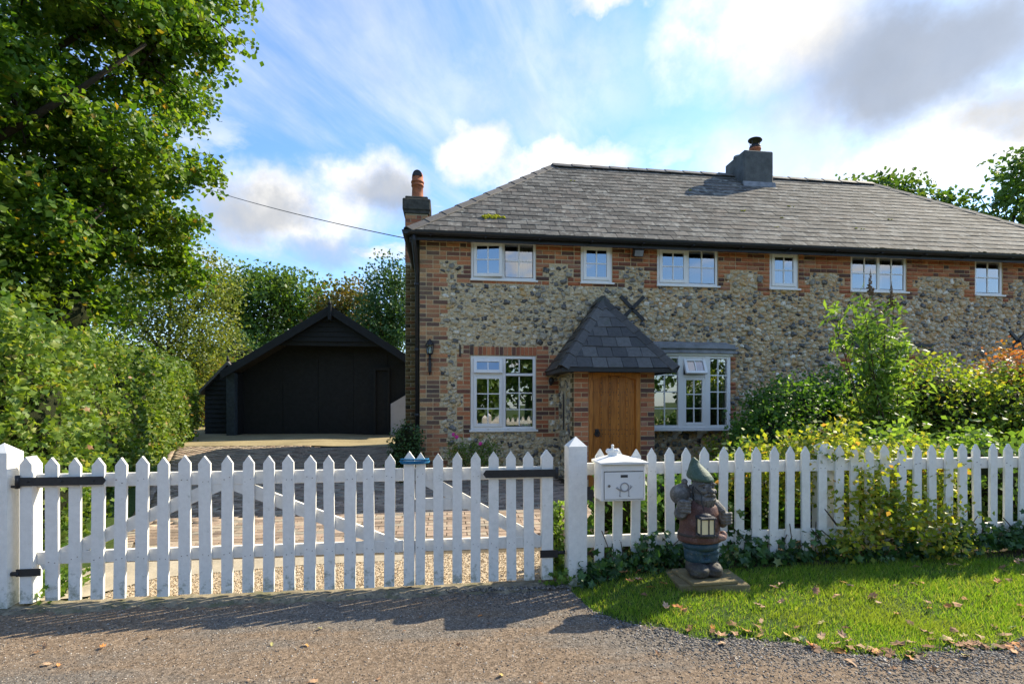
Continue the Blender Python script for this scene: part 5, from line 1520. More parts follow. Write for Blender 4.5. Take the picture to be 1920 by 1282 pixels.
for (x, y) in ((420, -104), (516, -100)):
    m.tube([gp(x - 38, 322, y + 12), gp(x, 306, y - 8), gp(x + 34, 320, y + 10)], [9 * kk, 14 * kk, 9 * kk], 8); m.ball(gp(x, 338, y + 6), (20 * kk, 12 * kk, 13 * kk), 2)
m.tube([gp(440, 408, -112), gp(475, 420, -122), gp(512, 408, -112)], [7 * kk, 11 * kk, 7 * kk], 8)
m.ball(gp(352, 362, 10), (16 * kk, 22 * kk, 34 * kk), 2); m.ball(gp(548, 362, 15), (14 * kk, 22 * kk, 32 * kk), 2); m.ball(gp(452, 450, 0), (90 * kk, 80 * kk, 50 * kk), 2)
sculpt('head', m, 0.0034, STONE, gn, 0)
for (x, y) in ((424, -112), (512, -110)):
    MB().ball(gp(x, 340, y), (10 * kk, 8 * kk, 9 * kk), 2).obj('eye', MT['black_iron'], gn)
m = MB()
for q in range(15):
    a = -1.15 + 2.3 * q / 14; x = 462 + 92 * math.sin(a); y = -95 * math.cos(a) - 5
    m.tube([gp(x, 400 + 22 * math.cos(a * 1.4), y), gp(x + 6 * math.sin(a), 455, y - 22), gp(x * 0.9 + 46 + 10 * math.sin(q * 2.2), 505 + 22 * math.cos(a), y * 1.02 - 8)], [16 * kk, 19 * kk, 9 * kk], 7)
for sx in (-1, 1): m.tube([gp(478, 402, -128), gp(478 + sx * 42, 412, -120), gp(478 + sx * 66, 432, -98)], [11 * kk, 13 * kk, 6 * kk], 7)
sculpt('beard', m, 0.0034, STONE, gn, 0)
m = MB()
rings = [(285, 448, 116, 0), (262, 446, 122, 0), (235, 440, 112, 4), (200, 430, 92, 8), (165, 418, 70, 12), (135, 408, 50, 14), (115, 402, 38, 12), (100, 400, 33, 8), (88, 400, 22, 4), (83, 400, 6, 2)]
b = len(m.v); sg = 24
for (z, x, r, y) in rings:
    for k in range(sg):
        a = 2 * math.pi * k / sg; w_ = 1 + 0.035 * math.sin(3 * a + z * 0.05)
        p_ = gp(x + r * w_ * math.cos(a), z + 10 * math.cos(a) - 12 * math.sin(a) * (1 if z > 250 else 0.4), y + r * 1.02 * math.sin(a)); m.v.append(p_)
for i_ in range(len(rings) - 1):
    for k in range(sg):
        k2 = (k + 1) % sg; m.f.append((b + i_ * sg + k, b + i_ * sg + k2, b + (i_ + 1) * sg + k2, b + (i_ + 1) * sg + k)); m.sm.append(True)
m.f.append(tuple(b + k for k in range(sg))[::-1]); m.sm.append(False); m.f.append(tuple(b + (len(rings) - 1) * sg + k for k in range(sg))); m.sm.append(True)
sculpt('hat', m, 0.005, weathered('gnome_hat', (0.05, 0.09, 0.062), (0.14, 0.18, 0.14)), gn, 1)
m = MB().ball(gp(272, 425, 40), (98 * kk, 90 * kk, 98 * kk), 3); m.ball(gp(290, 345, 20), (46 * kk, 46 * kk, 34 * kk), 2); m.ball(gp(297, 302, 10), (30 * kk, 30 * kk, 30 * kk), 2); sculpt('sack', m, 0.005, STONE, gn)
MB().tube([gp(355, 340, -40), gp(325, 390, -75), gp(318, 450, -90), gp(300, 500, -110)], 5 * kk, 6).tube([gp(365, 345, -60), gp(395, 400, -120), gp(385, 470, -150), gp(390, 560, -190)], 4 * kk, 6).obj('cord', MT['black_iron'], gn)
lt = MB().box(*[q for ab in zip(gp(322, 0, -250)[:1] + gp(0, 0, -255)[1:2] + (gp(0, 755)[2],), gp(462, 0, 0)[:1] + gp(0, 0, -150)[1:2] + (gp(0, 735)[2],)) for q in ab], None, 0.004)
lt.box(gp(318, 0)[0], gp(468, 0)[0], gp(0, 0, -260)[1], gp(0, 0, -145)[1], gp(0, 605)[2], gp(0, 580)[2], None, 0.006); lt.ball(gp(393, 578, -200), (55 * kk, 45 * kk, 24 * kk), 2)
for x in (328, 400, 452):
    lt.box(gp(x - 5, 0)[0], gp(x + 5, 0)[0], gp(0, 0, -252)[1], gp(0, 0, -242)[1], gp(0, 736)[2], gp(0, 604)[2])
for x in (328, 452): lt.box(gp(x - 5, 0)[0], gp(x + 5, 0)[0], gp(0, 0, -165)[1], gp(0, 0, -155)[1], gp(0, 736)[2], gp(0, 604)[2])
lto = lt.obj('lantern', weathered('gnome_lantern', (0.03, 0.03, 0.035), (0.14, 0.14, 0.14)), gn)
cream = mat_plain('cream_lantern_pane', (0.72, 0.62, 0.36), 0.5, 0.1, 20, 0.0, 0.3)
for (a, b_) in ((334, 394), (406, 446)): MB().box(gp(a, 0)[0], gp(b_, 0)[0], gp(0, 0, -246)[1], gp(0, 0, -170)[1], gp(0, 733)[2], gp(0, 607)[2]).obj('pane', cream, lto)

slabm = mat_plain('mossy_slab', (0.19, 0.155, 0.085), 0.92, 0.4, 9, 0.6, 0.15)
Ms = Matrix.Translation((1.90, 3.60, 0)) @ Matrix.Rotation(R(-6), 4, 'Z')
tag(MB().box(-0.26, 0.25, -0.16, 0.20, 0.06, 0.132, Ms, 0.006).obj('paving_slab', slabm), 'wide stone slab lying on the lawn under the gnome', 'slab')
Ms = Matrix.Translation((1.87, 3.59, 0)) @ Matrix.Rotation(R(3), 4, 'Z')
tag(MB().box(-0.17, 0.18, -0.16, 0.17, 0.1325, 0.158, Ms, 0.005).obj('paving_slab', slabm), 'small stone slab directly beneath the boots of the gnome', 'slab')

# ------------------------------------------------------------------ plants
SHAPES = {
    'kite': (np.array([(0, 0, 0), (-.36, .45, .08), (0, 1, -.06), (.36, .45, .08), (0, .5, 0)]), np.array([(0, 4, 1), (1, 4, 2), (0, 3, 4), (3, 2, 4)])),
    'flat': (np.array([(0, 0, 0), (-.38, .5, .05), (0, 1, 0), (.38, .5, .05)]), np.array([(0, 3, 2), (0, 2, 1)])),
    'long': (np.array([(0, 0, 0), (-.13, .4, .03), (0, 1, -.16), (.13, .4, .03), (0, .45, 0)]), np.array([(0, 4, 1), (1, 4, 2), (0, 3, 4), (3, 2, 4)])),
}
_st = [(0, 0.05, 0)]
for k in range(11):
    a = -math.pi / 2 + 2 * math.pi * k / 11 + math.pi / 11; r = 0.52 if k % 2 else 0.27
    _st.append((r * math.cos(a), 0.5 + r * math.sin(a), 0.07 * math.cos(2 * a)))
_st[0] = (0, 0.5, -0.03)
SHAPES['lobed'] = (np.array(_st), np.array([(0, i, i % 11 + 1) for i in range(1, 12)]))


_o = [(0, .5, 0), (0, 0, .02), (-.2, .28, .06), (-.42, .52, .09), (-.24, .78, .05), (0, 1, -.07), (.24, .78, .05), (.42, .52, .09), (.2, .28, .06)]
SHAPES['lobed6'] = (np.array(_o, float), np.array([(0, i, i % 8 + 1) for i in range(1, 9)])[:, ::-1])


def unit(v):
    return v / np.maximum(np.linalg.norm(v, axis=-1, keepdims=True), 1e-9)


def leaf_verts(P, size, rg, shape='kite', bias=(0, 0, 0.5), spread=1.0, hang=0.0):
    n = len(P); Tv, Tf = SHAPES[shape]
    N = unit(rg.normal(0, spread, (n, 3)) + np.asarray(bias))
    t = rg.normal(0, 1, (n, 3)) + np.array([0, 0, -hang]); t = unit(t - N * (t * N).sum(1, keepdims=True)); b = np.cross(t, N)
    V = P[:, None] + size[:, None, None] * (Tv[None, :, 0:1] * b[:, None] + (Tv[None, :, 1:2] - 0.5) * t[:, None] + Tv[None, :, 2:3] * N[:, None])
    Fa = (Tf[None] + len(Tv) * np.arange(n)[:, None, None]).reshape(-1, 3)
    return V.reshape(-1, 3), Fa


def leaves(name, P, size, mat, parent, seed, **kw):
    rg = np.random.default_rng(seed)
    V, Fa = leaf_verts(P, size, rg, **kw)
    return obj_np(name, V, [Fa], mat, parent)


def in_ellipsoids(ells, n, rg, shell=0.45):
    """cluster centres inside a union of ellipsoids, denser towards the skin"""
    vol = np.array([e[3] * e[4] * e[5] for e in ells]) ** 0.75
    pick = rg.choice(len(ells), n, p=vol / vol.sum())
    E_ = np.array(ells)[pick]
    d = unit(rg.normal(0, 1, (n, 3))); r = rg.random(n) ** shell
    return E_[:, :3] + d * E_[:, 3:6] * r[:, None], d


def limbs(m, base, ells, n, rg, r0, jig=0.3, seg=6):
    """tapered limbs from a point towards the clumps of a crown"""
    base = np.asarray(base, float)
    for q in range(n):
        e = ells[q % len(ells)]; tgt = np.array(e[:3]) + rg.normal(0, 0.35, 3) * np.array(e[3:6]); k = 7
        pts = []; mid = (base + tgt) / 2 + rg.normal(0, jig, 3) * np.array([1, 1, 0.6])
        for i in range(k):
            t = i / (k - 1); pts.append(tuple((1 - t) ** 2 * base + 2 * t * (1 - t) * mid + t * t * tgt + (rg.normal(0, 0.06, 3) if 0 < i < k - 1 else 0)))
        m.tube(pts, [r0 * (1 - 0.86 * i / (k - 1)) for i in range(k)], seg)


def tree(name, loc, label, ells, clusters, per, sigma, lsize, mat, seed, trunk_r=0.25, trunk_top=None, nl=8, shape='flat', group=None, cat='tree', shell=0.45, twigs=0, bias=(0, 0, 0.6), clumps=0, cs=0.3):
    rg = np.random.default_rng(seed)
    root = thing(name, loc, label, cat, group)
    top = trunk_top if trunk_top else (loc[0], loc[1], loc[2] + 2)
    m = MB()
    L0 = Vector(loc) - Vector((0, 0, 0.3)); T0 = Vector(top); pts = [L0.lerp(T0, k / 5) + Vector((rg.normal(0, .06), rg.normal(0, .06), 0)) for k in range(6)]
    m.tube([tuple(p) for p in pts], [trunk_r * (1.35 - 0.1 * k if k == 0 else 1.1 - 0.09 * k) for k in range(6)], 10)
    limbs(m, top, ells, nl, rg, trunk_r * (0.34 if clumps else 0.55), 0.5)
    if clumps:
        C0, d = in_ellipsoids(ells, clumps, rg, shell); C = C0[rg.integers(0, clumps, clusters)] + np.clip(rg.normal(0, 1, (clusters, 3)), -1.6, 1.6) * cs * np.array([1, 1, 0.6])
    else:
        C, d = in_ellipsoids(ells, clusters, rg, shell)
    if twigs:
        for q in rg.choice(len(C), twigs, replace=False):
            c = C[q]; e = min(ells, key=lambda e: np.linalg.norm(c - np.array(e[:3]))); o = c + (np.array(e[:3]) - c) * 0.7 + rg.normal(0, .1, 3)
            m.tube([tuple(o), tuple((o + c) / 2 + rg.normal(0, .08, 3)), tuple(c)], [0.022, 0.014, 0.005], 4, False)
    m.obj('trunk', MT['bark'], root)
    P = np.repeat(C, per, 0) + np.clip(rg.normal(0, 1, (clusters * per, 3)), -1.7, 1.7) * sigma * np.array([1, 1, 0.75])
    P[:, 2] = np.maximum(P[:, 2], gz(P[:, 0], P[:, 1]) + 0.05)
    leaves('crown', P, rg.uniform(0.65, 1.25, len(P)) * lsize, mat, root, seed + 1, shape=shape, bias=bias)
    return root


# oak reaching in from the left, its trunk outside the picture
OAK = [(-5.9, 8.3, 8.3, 2.5, 2.3, 1.7), (-8.6, 7.6, 8.8, 2.6, 2.6, 2.4), (-5.1, 9.2, 7.1, 1.35, 1.4, 0.95), (-6.6, 8.8, 5.6, 2.0, 2.0, 1.3), (-5.75, 9.6, 5.1, 1.1, 1.1, 0.75), (-4.6, 9.9, 5.8, 0.75, 0.75, 0.5),
       (-7.4, 8.2, 4.0, 1.9, 1.8, 1.1), (-9.2, 8.0, 5.8, 2.2, 2.4, 2.0), (-6.9, 9.9, 3.6, 1.4, 1.3, 0.8), (-8.9, 8.6, 3.4, 1.9, 1.8, 1.0), (-4.55, 9.3, 8.4, 0.9, 0.9, 1.3), (-7.0, 11.0, 7.0, 2.0, 1.8, 2.2), (-5.7, 10.2, 4.35, 1.05, 1.0, 0.85), (-5.6, 10.5, 3.3, 0.8, 0.9, 0.7), (-6.6, 10.0, 4.9, 1.4, 1.3, 1.2), (-7.6, 8.0, 3.7, 1.8, 1.3, 1.0), (-7.9, 7.0, 6.6, 1.4, 1.2, 1.5), (-7.2, 6.6, 8.6, 1.3, 1.0, 1.3)]
tree('oak_tree', (-10.6, 8.6, 0.2), 'large spreading oak overhanging the hedge at the left', OAK, 3300, 40, 0.13, 0.105, MT['oak_leaf'], 21, 0.42, (-10.2, 8.6, 3.2), 18, 'lobed6', None, 'tree', 0.42, 320, (0.35, -0.1, 0.7), 430, 0.25)

# clipped hedge along the drive
HD = np.array([-4.25, 11.9]); HD = HD / np.linalg.norm(HD); HN = np.array([-HD[1], HD[0]])      # along / into the hedge (to the left)
H0 = np.array([-3.42, 4.45]); HL = 12.7


def hedge_pt(t, dpt, z):
    q = H0[None] + HD[None] * t[:, None] + HN[None] * dpt[:, None]
    return np.stack([q[:, 0], q[:, 1], gz(q[:, 0], q[:, 1]) + z], -1)


hedge = thing('hedge', (-5.5, 10.2, 0.2), 'tall leafy hedge along the left side of the drive', 'hedge')
rg = np.random.default_rng(31)
n = 15000
t = HL * rg.random(n) ** 1.35; z = rg.uniform(0.0, 2.05, n); bul = 0.14 * np.sin(t * 1.9) * np.sin(z * 1.7 + t) + 0.11 * np.sin(z * 3 + t * 2.7) + 0.09 * np.sin(t * 5.3 + z * 5) - np.where(rg.random(n) < 0.12, 0.16 * rg.random(n), 0)
P1 = hedge_pt(t, bul + np.abs(rg.normal(0, 0.10, n)) - 0.04, z)
n2 = 7000
t2 = HL * rg.random(n2) ** 1.2; P2 = hedge_pt(t2, rg.uniform(0, 1.3, n2), 1.95 + 0.12 * np.sin(t2 * 2.1) + 0.1 * np.sin(t2 * 5.7 + 1) + rg.normal(0, 0.09, n2) + np.where(rg.random(n2) < 0.1, 0.25 * rg.random(n2), 0))
n3 = 3000
P3 = hedge_pt(np.abs(rg.normal(0, 0.12, n3)), rg.uniform(0, 1.3, n3), rg.uniform(0, 2.2, n3))
n4 = 3000
P4 = hedge_pt(HL - np.abs(rg.normal(0, 0.1, n4)), rg.uniform(0, 1.3, n4), rg.uniform(0, 2.2, n4))
P = np.concatenate([P1, P2, P3, P4]); di = np.hypot(P[:, 0], P[:, 1])
leaves('foliage', P, rg.uniform(0.05, 0.085, len(P)) * np.clip(di / 9, 0.85, 1.35), MT['hedge_leaf'], hedge, 32, shape='kite', bias=(0.55, -0.2, 0.5))
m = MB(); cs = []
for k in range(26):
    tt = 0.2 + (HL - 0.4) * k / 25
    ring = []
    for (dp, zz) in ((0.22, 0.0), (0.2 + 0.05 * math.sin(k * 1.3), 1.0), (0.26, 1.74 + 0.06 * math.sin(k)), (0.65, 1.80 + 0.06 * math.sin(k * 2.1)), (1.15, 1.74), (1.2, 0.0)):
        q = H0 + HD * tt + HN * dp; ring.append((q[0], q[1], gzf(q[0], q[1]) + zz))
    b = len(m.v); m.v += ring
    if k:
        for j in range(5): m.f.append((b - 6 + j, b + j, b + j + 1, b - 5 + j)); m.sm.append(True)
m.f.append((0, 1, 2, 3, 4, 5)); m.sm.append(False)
m.obj('twigs', MT['core'], hedge)  # solid dark core blocking the view through, hedge's inner shade painted in


def shrub(name, label, ells, n, lsize, mat, seed, shape='kite', stems=8, base=None, cat='shrub', core=0.6, bias=(0, -0.3, 0.6), shell=0.3, clump=14, sig=0.09, group=None, hang=0.0, sub=0):
    rg = np.random.default_rng(seed)
    e0 = ells[0]; base = base or (e0[0], e0[1], gzf(e0[0], e0[1]))
    root = thing(name, base, label, cat, group)
    m = MB()
    for q in range(stems):
        e = ells[q % len(ells)]; tgt = np.array(e[:3]) + rg.normal(0, 0.45, 3) * np.array(e[3:6]); b0 = np.array(base) + rg.normal(0, 0.05, 3) * np.array([1, 1, 0])
        m.tube([tuple(b0), tuple((b0 + tgt) / 2 + rg.normal(0, .05, 3)), tuple(tgt)], [0.016, 0.011, 0.004], 5)
    m.obj('stems', MT['twig'], root)
    C, d = in_ellipsoids(ells, n // clump, rg, shell)
    P = np.repeat(C, clump, 0) + rg.normal(0, sig, (len(C) * clump, 3))
    g_ = gz(P[:, 0], P[:, 1]); P[:, 2] = np.where(P[:, 2] < g_ + 0.03, g_ + 0.03 + np.abs(rg.normal(0, .06, len(P))), P[:, 2])
    leaves('foliage', P, rg.uniform(0.65, 1.25, len(P)) * lsize, mat, root, seed + 1, shape=shape, bias=bias, hang=hang)
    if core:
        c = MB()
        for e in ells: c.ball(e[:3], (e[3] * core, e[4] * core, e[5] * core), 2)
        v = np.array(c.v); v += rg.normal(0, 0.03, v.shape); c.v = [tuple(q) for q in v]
        c.obj('shade_core', MT['core'], root)  # solid dark blobs, shaded inside of the shrub painted as colour
    return root


shrub('hazel_bush', 'broad-leaved bush with pale green lobed leaves behind the left gate post', [(-3.95, 5.0, 1.15, 0.75, 0.6, 1.0), (-4.7, 5.2, 1.15, 0.9, 0.7, 0.95), (-3.6, 4.9, 0.6, 0.45, 0.4, 0.6), (-5.8, 5.3, 1.1, 1.0, 0.8, 0.9), (-4.3, 5.6, 1.8, 0.6, 0.6, 0.45)], 15000, 0.078, MT['hedge_leaf'], 41, 'lobed', 12, None, 'bush', 0.66, (0.35, -0.5, 0.6), 0.25, 14, 0.12)
shrub('dark_bush', 'dark green bush growing under the oak behind the hedge', [(-7.2, 7.0, 1.9, 1.5, 1.2, 1.7), (-8.8, 8.2, 2.4, 1.6, 1.6, 1.9), (-6.6, 9.4, 2.9, 1.2, 1.2, 1.3), (-7.6, 8.4, 3.3, 1.7, 1.3, 1.4), (-5.6, 6.6, 1.9, 0.9, 0.9, 1.0)], 19000, 0.11, MT['oak_leaf'], 43, 'kite', 8, None, 'bush', 0.45)

tree('olive_tree', (-10.2, 20.5, 0.42), 'yellowing olive-green tree beyond the far end of the hedge', [(-10.0, 20.3, 5.0, 2.0, 1.8, 2.7), (-9.1, 20.4, 3.4, 1.5, 1.4, 2.2), (-11.6, 20.5, 5.6, 1.8, 1.8, 2.4), (-8.75, 20.6, 6.0, 0.9, 0.9, 1.2), (-10.6, 20.2, 2.2, 2.4, 1.6, 1.8)], 1100, 22, 0.26, 0.12, MT['olive_leaf'], 51, 0.18, None, 10)
FG = 'trees behind the garage'
tree('oak_tree', (-11.0, 34.0, 0.4), 'rounded green oak rising behind the left roof slope of the garage', [(-11.6, 33.5, 8.3, 2.2, 2.2, 1.6), (-9.6, 34, 7.9, 2.2, 2.2, 1.9), (-13.3, 34, 6.6, 1.5, 1.6, 2.0), (-8.6, 34.2, 6.0, 2.0, 2, 2.0), (-11.2, 33.6, 5.2, 2.6, 2, 2.0), (-13.6, 34.2, 8.2, 0.8, .9, .9)], 620, 26, 0.42, 0.24, MT['far_leaf'], 53, 0.35, (-11.0, 34, 3.5), 10, 'flat', FG, 'tree', 0.35, 40)
tree('ash_tree', (-6.6, 32.0, 0.4), 'brownish green tree right of the garage ridge, starting to turn', [(-6.4, 32, 7.3, 1.6, 1.6, 1.7), (-5.2, 32.2, 6.4, 1.6, 1.6, 1.6), (-6.8, 31.8, 5.2, 2.0, 1.6, 1.6), (-4.4, 32, 5.0, 1.6, 1.5, 1.6)], 380, 24, 0.4, 0.22, MT['brown_leaf'], 55, 0.25, None, 8, 'flat', FG, 'tree', 0.4, 24)
tree('willow_tree', (-3.4, 27.0, 0.4), 'tall dark green tree close to the left corner of the cottage', [(-3.2, 27, 7.2, 1.1, 1.2, 2.0), (-3.6, 26.6, 5.0, 1.7, 1.4, 2.0), (-2.4, 26.8, 6.0, 1.4, 1.4, 2.2), (-4.2, 26.8, 3.6, 1.4, 1.3, 1.6)], 420, 26, 0.32, 0.17, MT['dark_leaf'], 57, 0.2, None, 8, 'flat', FG, 'tree', 0.4, 24)
BG = 'bushes behind the garage'
for k, (x, y, w_, h_, mt, lab) in enumerate((
        (-13.0, 27.5, 2.0, 3.6, 'far_leaf', 'dark bush behind the shed, left of the garage roof'),
        (-10.6, 27.0, 2.0, 4.6, 'dark_leaf', 'dark bush directly behind the left half of the garage roof'),
        (-9.6, 24.5, 1.3, 3.1, 'lime_leaf', 'pale green bush showing over the left roof slope of the garage'),
        (-8.0, 26.5, 1.9, 4.4, 'far_leaf', 'mid-green bush behind the garage ridge'),
        (-4.0, 24.0, 1.6, 3.6, 'lime_leaf', 'yellow-green bush over the right roof slope of the garage'),
        (-9.55, 22.6, 0.55, 2.7, 'orange_leaf', 'small reddish bush beside the shed roof'))):
    shrub('bush', lab, [(x, y, 0.4 + h_ * 0.5, w_, w_ * 0.8, h_ * 0.5), (x + w_ * 0.5, y, 0.4 + h_ * 0.35, w_ * 0.8, w_ * 0.7, h_ * 0.38)], 3600, 0.17, MT[mt], 60 + 3 * k, 'flat', 5, None, 'bush', 0.75, (0, 0, .6), .3, 14, .22, BG)
RG = 'trees behind the cottage roof'
tree('maple_tree', (23.0, 23.5, 0.4), 'leafy tree showing above the right end of the roof ridge', [(22.4, 23.5, 11.7, 1.9, 1.6, 1.2), (24.8, 23.6, 11.3, 1.7, 1.6, 1.0), (20.7, 23.5, 12.4, 0.9, .9, .8), (23.2, 23.6, 10.4, 2.6, 1.8, 1.3), (26.2, 23.4, 10.4, 1.3, 1, 1), (19.9, 23.5, 11.5, 1.0, 1, .6)], 330, 20, 0.34, 0.26, MT['far_leaf'], 81, 0.25, (23.0, 23.5, 6.5), 10, 'flat', RG, 'tree', 0.5, 60)
tree('maple_tree', (29.3, 23.0, 0.4), 'thin-crowned tree at the right edge of the picture above the hip', [(29.4, 23, 13.3, 1.5, 1.4, 1.2), (27.9, 23, 11.5, 1.2, 1.2, 1.2), (30.2, 23, 11.2, 1.5, 1.4, 1.6), (28.5, 23, 9.8, 1.5, 1.2, 1.0)], 150, 20, 0.30, 0.26, MT['far_leaf'], 83, 0.2, (29.1, 23, 7.0), 12, 'flat', RG, 'tree', 0.6, 60)

# wood across the lane, seen in the window panes
rg = np.random.default_rng(90); m = MB(); Cs = []
for k in range(14):
    x = -30 + 5.2 * k + rg.uniform(-1, 1); y = -23 + rg.uniform(-3, 3); h_ = rg.uniform(6.5, 10.5)
    m.tube([(x, y, -0.2), (x + .2, y, h_ * 0.6)], [0.3, 0.15], 7)
    c, d = in_ellipsoids([(x, y, h_ * 0.62, 3.0, 2.6, h_ * 0.38), (x + 1.2, y, h_ * 0.35, 2.6, 2.2, h_ * 0.34)], 230, rg, 0.35); Cs.append(c)
C = np.concatenate(Cs); P = np.repeat(C, 9, 0) + rg.normal(0, 0.45, (len(C) * 9, 3)); P[:, 2] = np.maximum(P[:, 2], 0.1)
V1, F1 = leaf_verts(P, rg.uniform(0.35, 0.6, len(P)), rg, 'flat')
tv = np.array(m.v); tf4 = np.array([f for f in m.f if len(f) == 4]) + len(V1)
me = mesh_np('wood', np.concatenate([V1, tv]), [F1, tf4]); me.materials.append(MT['far_leaf'])
tag(link(bpy.data.objects.new('wood', me)), 'line of trees across the lane reflected in the cottage windows', 'wood', None, 'stuff')

# planting in front of the cottage
shrub('box_bush', 'small clipped dark bush at the foot of the cottage corner', [(-0.68, 8.36, 0.72, 0.27, 0.24, 0.42), (-0.66, 8.4, 0.42, 0.3, 0.24, 0.3)], 2600, 0.045, MT['dark_leaf'], 101, 'kite', 5, None, 'bush', 0.75, (0, -.3, .5), .2, 8, .04)
shrub('low_shrub', 'low dark green spreading shrub right of the bay window', [(5.3, 7.3, 1.05, 0.95, 0.8, 0.75), (6.3, 7.4, 1.25, 0.9, 0.8, 0.75), (4.75, 7.0, 0.75, 0.65, 0.6, 0.6), (7.2, 7.4, 1.1, 0.9, 0.7, 0.8)], 26000, 0.06, MT['yew_leaf'], 103, 'kite', 12, (5.6, 7.3, 0.15), 'shrub', 0.66, (0, -.3, .8), .2, 16, .085)
rb = np.random.default_rng(105)
bud = thing('buddleia', (5.35, 5.75, 0.12), 'tall lanky buddleia with upright stems and a brown flower spike', 'shrub')
sm, PL = MB(), []
for k in range(13):
    b0 = np.array([5.35, 5.75, 0.12]) + rb.normal(0, 0.08, 3) * np.array([1, 1, 0]); hgt = rb.uniform(1.5, 2.75); ln = rb.normal(0, 0.30, 2)
    pts = [b0 + np.array([ln[0] * (t_ ** 1.6), ln[1] * 0.6 * (t_ ** 1.6), hgt * t_]) for t_ in np.linspace(0, 1, 8)]
    sm.tube([tuple(p) for p in pts], [0.014 * (1 - 0.8 * i / 7) for i in range(8)], 5)
    for t_ in np.linspace(0.22, 1, 26):
        c = b0 + np.array([ln[0] * (t_ ** 1.6), ln[1] * 0.6 * (t_ ** 1.6), hgt * t_])
        for q in range(4): PL.append(c + rb.normal(0, 0.075, 3))
    for q in range(3):                                   # side shoots
        t_ = rb.uniform(0.4, 0.9); c = b0 + np.array([ln[0] * (t_ ** 1.6), ln[1] * 0.6 * (t_ ** 1.6), hgt * t_]); e = c + np.array([rb.normal(0, .25), rb.normal(0, .15), rb.uniform(.15, .35)])
        sm.tube([tuple(c), tuple(e)], [0.006, 0.003], 4)
        for u in np.linspace(0.2, 1, 10):
            for w_ in range(2): PL.append(c + (e - c) * u + rb.normal(0, 0.05, 3))
sm.obj('stems', MT['twig'], bud)
leaves('foliage', np.array(PL), rb.uniform(0.09, 0.19, len(PL)), MT['buddleia_leaf'], bud, 106, shape='long', bias=(0, -.3, .7), hang=0.6)
sp = MB()
for (x, y, z) in ((5.15, 5.72, 2.86), (5.42, 5.7, 2.72)):
    for q in range(60):
        u = q / 60; sp.ball((x + rb.normal(0, .022 * (1 - u)), y + rb.normal(0, .022 * (1 - u)), z + 0.32 * u - 0.1), 0.016 * (1.15 - u), 1)
    sp.tube([(5.35, 5.75, 2.1), (x, y, z)], [0.006, 0.004], 4)
sp.obj('flower_spike', mat_plain('dry_flower', (0.16, 0.11, 0.07), 0.95, 0.4, 40, 0.6, 0.1), bud)
shrub('spiraea', 'bright yellow-green feathery shrub between buddleia and orange shrub', [(6.7, 6.3, 1.35, 0.85, 0.6, 0.75), (6.0, 6.4, 1.0, 0.7, 0.5, 0.6), (7.5, 6.2, 1.25, 0.7, 0.6, 0.7), (6.4, 5.9, 0.6, 1.2, 0.5, 0.5)], 17000, 0.062, MT['lime_leaf'], 107, 'kite', 14, None, 'shrub', 0.6, (0, -.2, .8), .25, 14, .09)
shrub('orange_shrub', 'orange-leaved autumn shrub at the right edge of the garden', [(8.3, 6.4, 1.45, 0.75, 0.6, 0.85), (8.9, 6.3, 1.2, 0.7, 0.6, 0.9)], 7000, 0.055, MT['orange_leaf'], 109, 'kite', 10, None, 'shrub', 0.6, (0, -.2, .8), .3, 14, .09)
shrub('golden_bush', 'golden-leaved bush spilling through the picket fence', [(3.45, 4.15, 0.85, 0.55, 0.32, 0.42), (2.95, 4.3, 0.85, 0.45, 0.25, 0.32), (3.6, 3.86, 0.50, 0.42, 0.16, 0.28), (4.05, 3.84, 0.38, 0.38, 0.14, 0.26), (3.2, 3.84, 0.28, 0.3, 0.12, 0.16), (4.3, 4.2, 0.75, 0.4, 0.3, 0.35)], 6200, 0.05, MT['gold_leaf'], 111, 'kite', 16, (3.6, 4.25, 0.12), 'bush', 0.0, (0, -.5, .6), .4, 10, .055)
shrub('green_bush', 'rough green bush filling the bed behind the golden bush', [(4.6, 5.0, 0.65, 0.9, 0.6, 0.5), (5.8, 4.9, 0.6, 0.9, 0.5, 0.5), (7.0, 4.9, 0.6, 0.9, 0.5, 0.5), (3.6, 5.3, 0.55, 0.6, 0.5, 0.45)], 9000, 0.075, MT['buddleia_leaf'], 113, 'kite', 12, (5, 5, 0.12), 'bush', 0.65, (0, -.3, .7), .25, 12, .1)
shrub('shaded_plant', 'mixed green leafy plant behind the fence beside the letter box', [(1.45, 4.35, 0.5, 0.35, 0.2, 0.36), (2.1, 4.5, 0.45, 0.55, 0.3, 0.35), (2.9, 4.6, 0.5, 0.5, 0.3, 0.4)], 3400, 0.075, MT['yew_leaf'], 115, 'kite', 10, (2.0, 4.5, 0.12), 'plant', 0.5, (0, -.4, .6), .3, 10, .07)
shrub('golden_plant', 'small yellow-leaved plant below the bay window', [(4.4, 7.9, 0.55, 0.35, 0.2, 0.4), (2.5, 4.35, 0.7, 0.3, 0.15, 0.2)], 900, 0.06, MT['gold_leaf'], 117, 'kite', 6, (4.4, 7.9, 0.13), 'plant', 0.0, (0, -.4, .6), .4, 8, .06)
bedp = shrub('flowering_plant', 'green bedding plant with a pink flower against the cottage wall', [(0.25, 8.35, 0.62, 0.28, 0.14, 0.26), (0.62, 8.4, 0.58, 0.22, 0.14, 0.28)], 1500, 0.06, MT['buddleia_leaf'], 119, 'long', 10, (0.4, 8.4, 0.15), 'plant', 0.0, (0, -.3, .5), .4, 8, .05)
PINK = mat_plain('pink_petal', (0.62, 0.05, 0.28), 0.6, 0.15, 30, 0.0, 0.3)
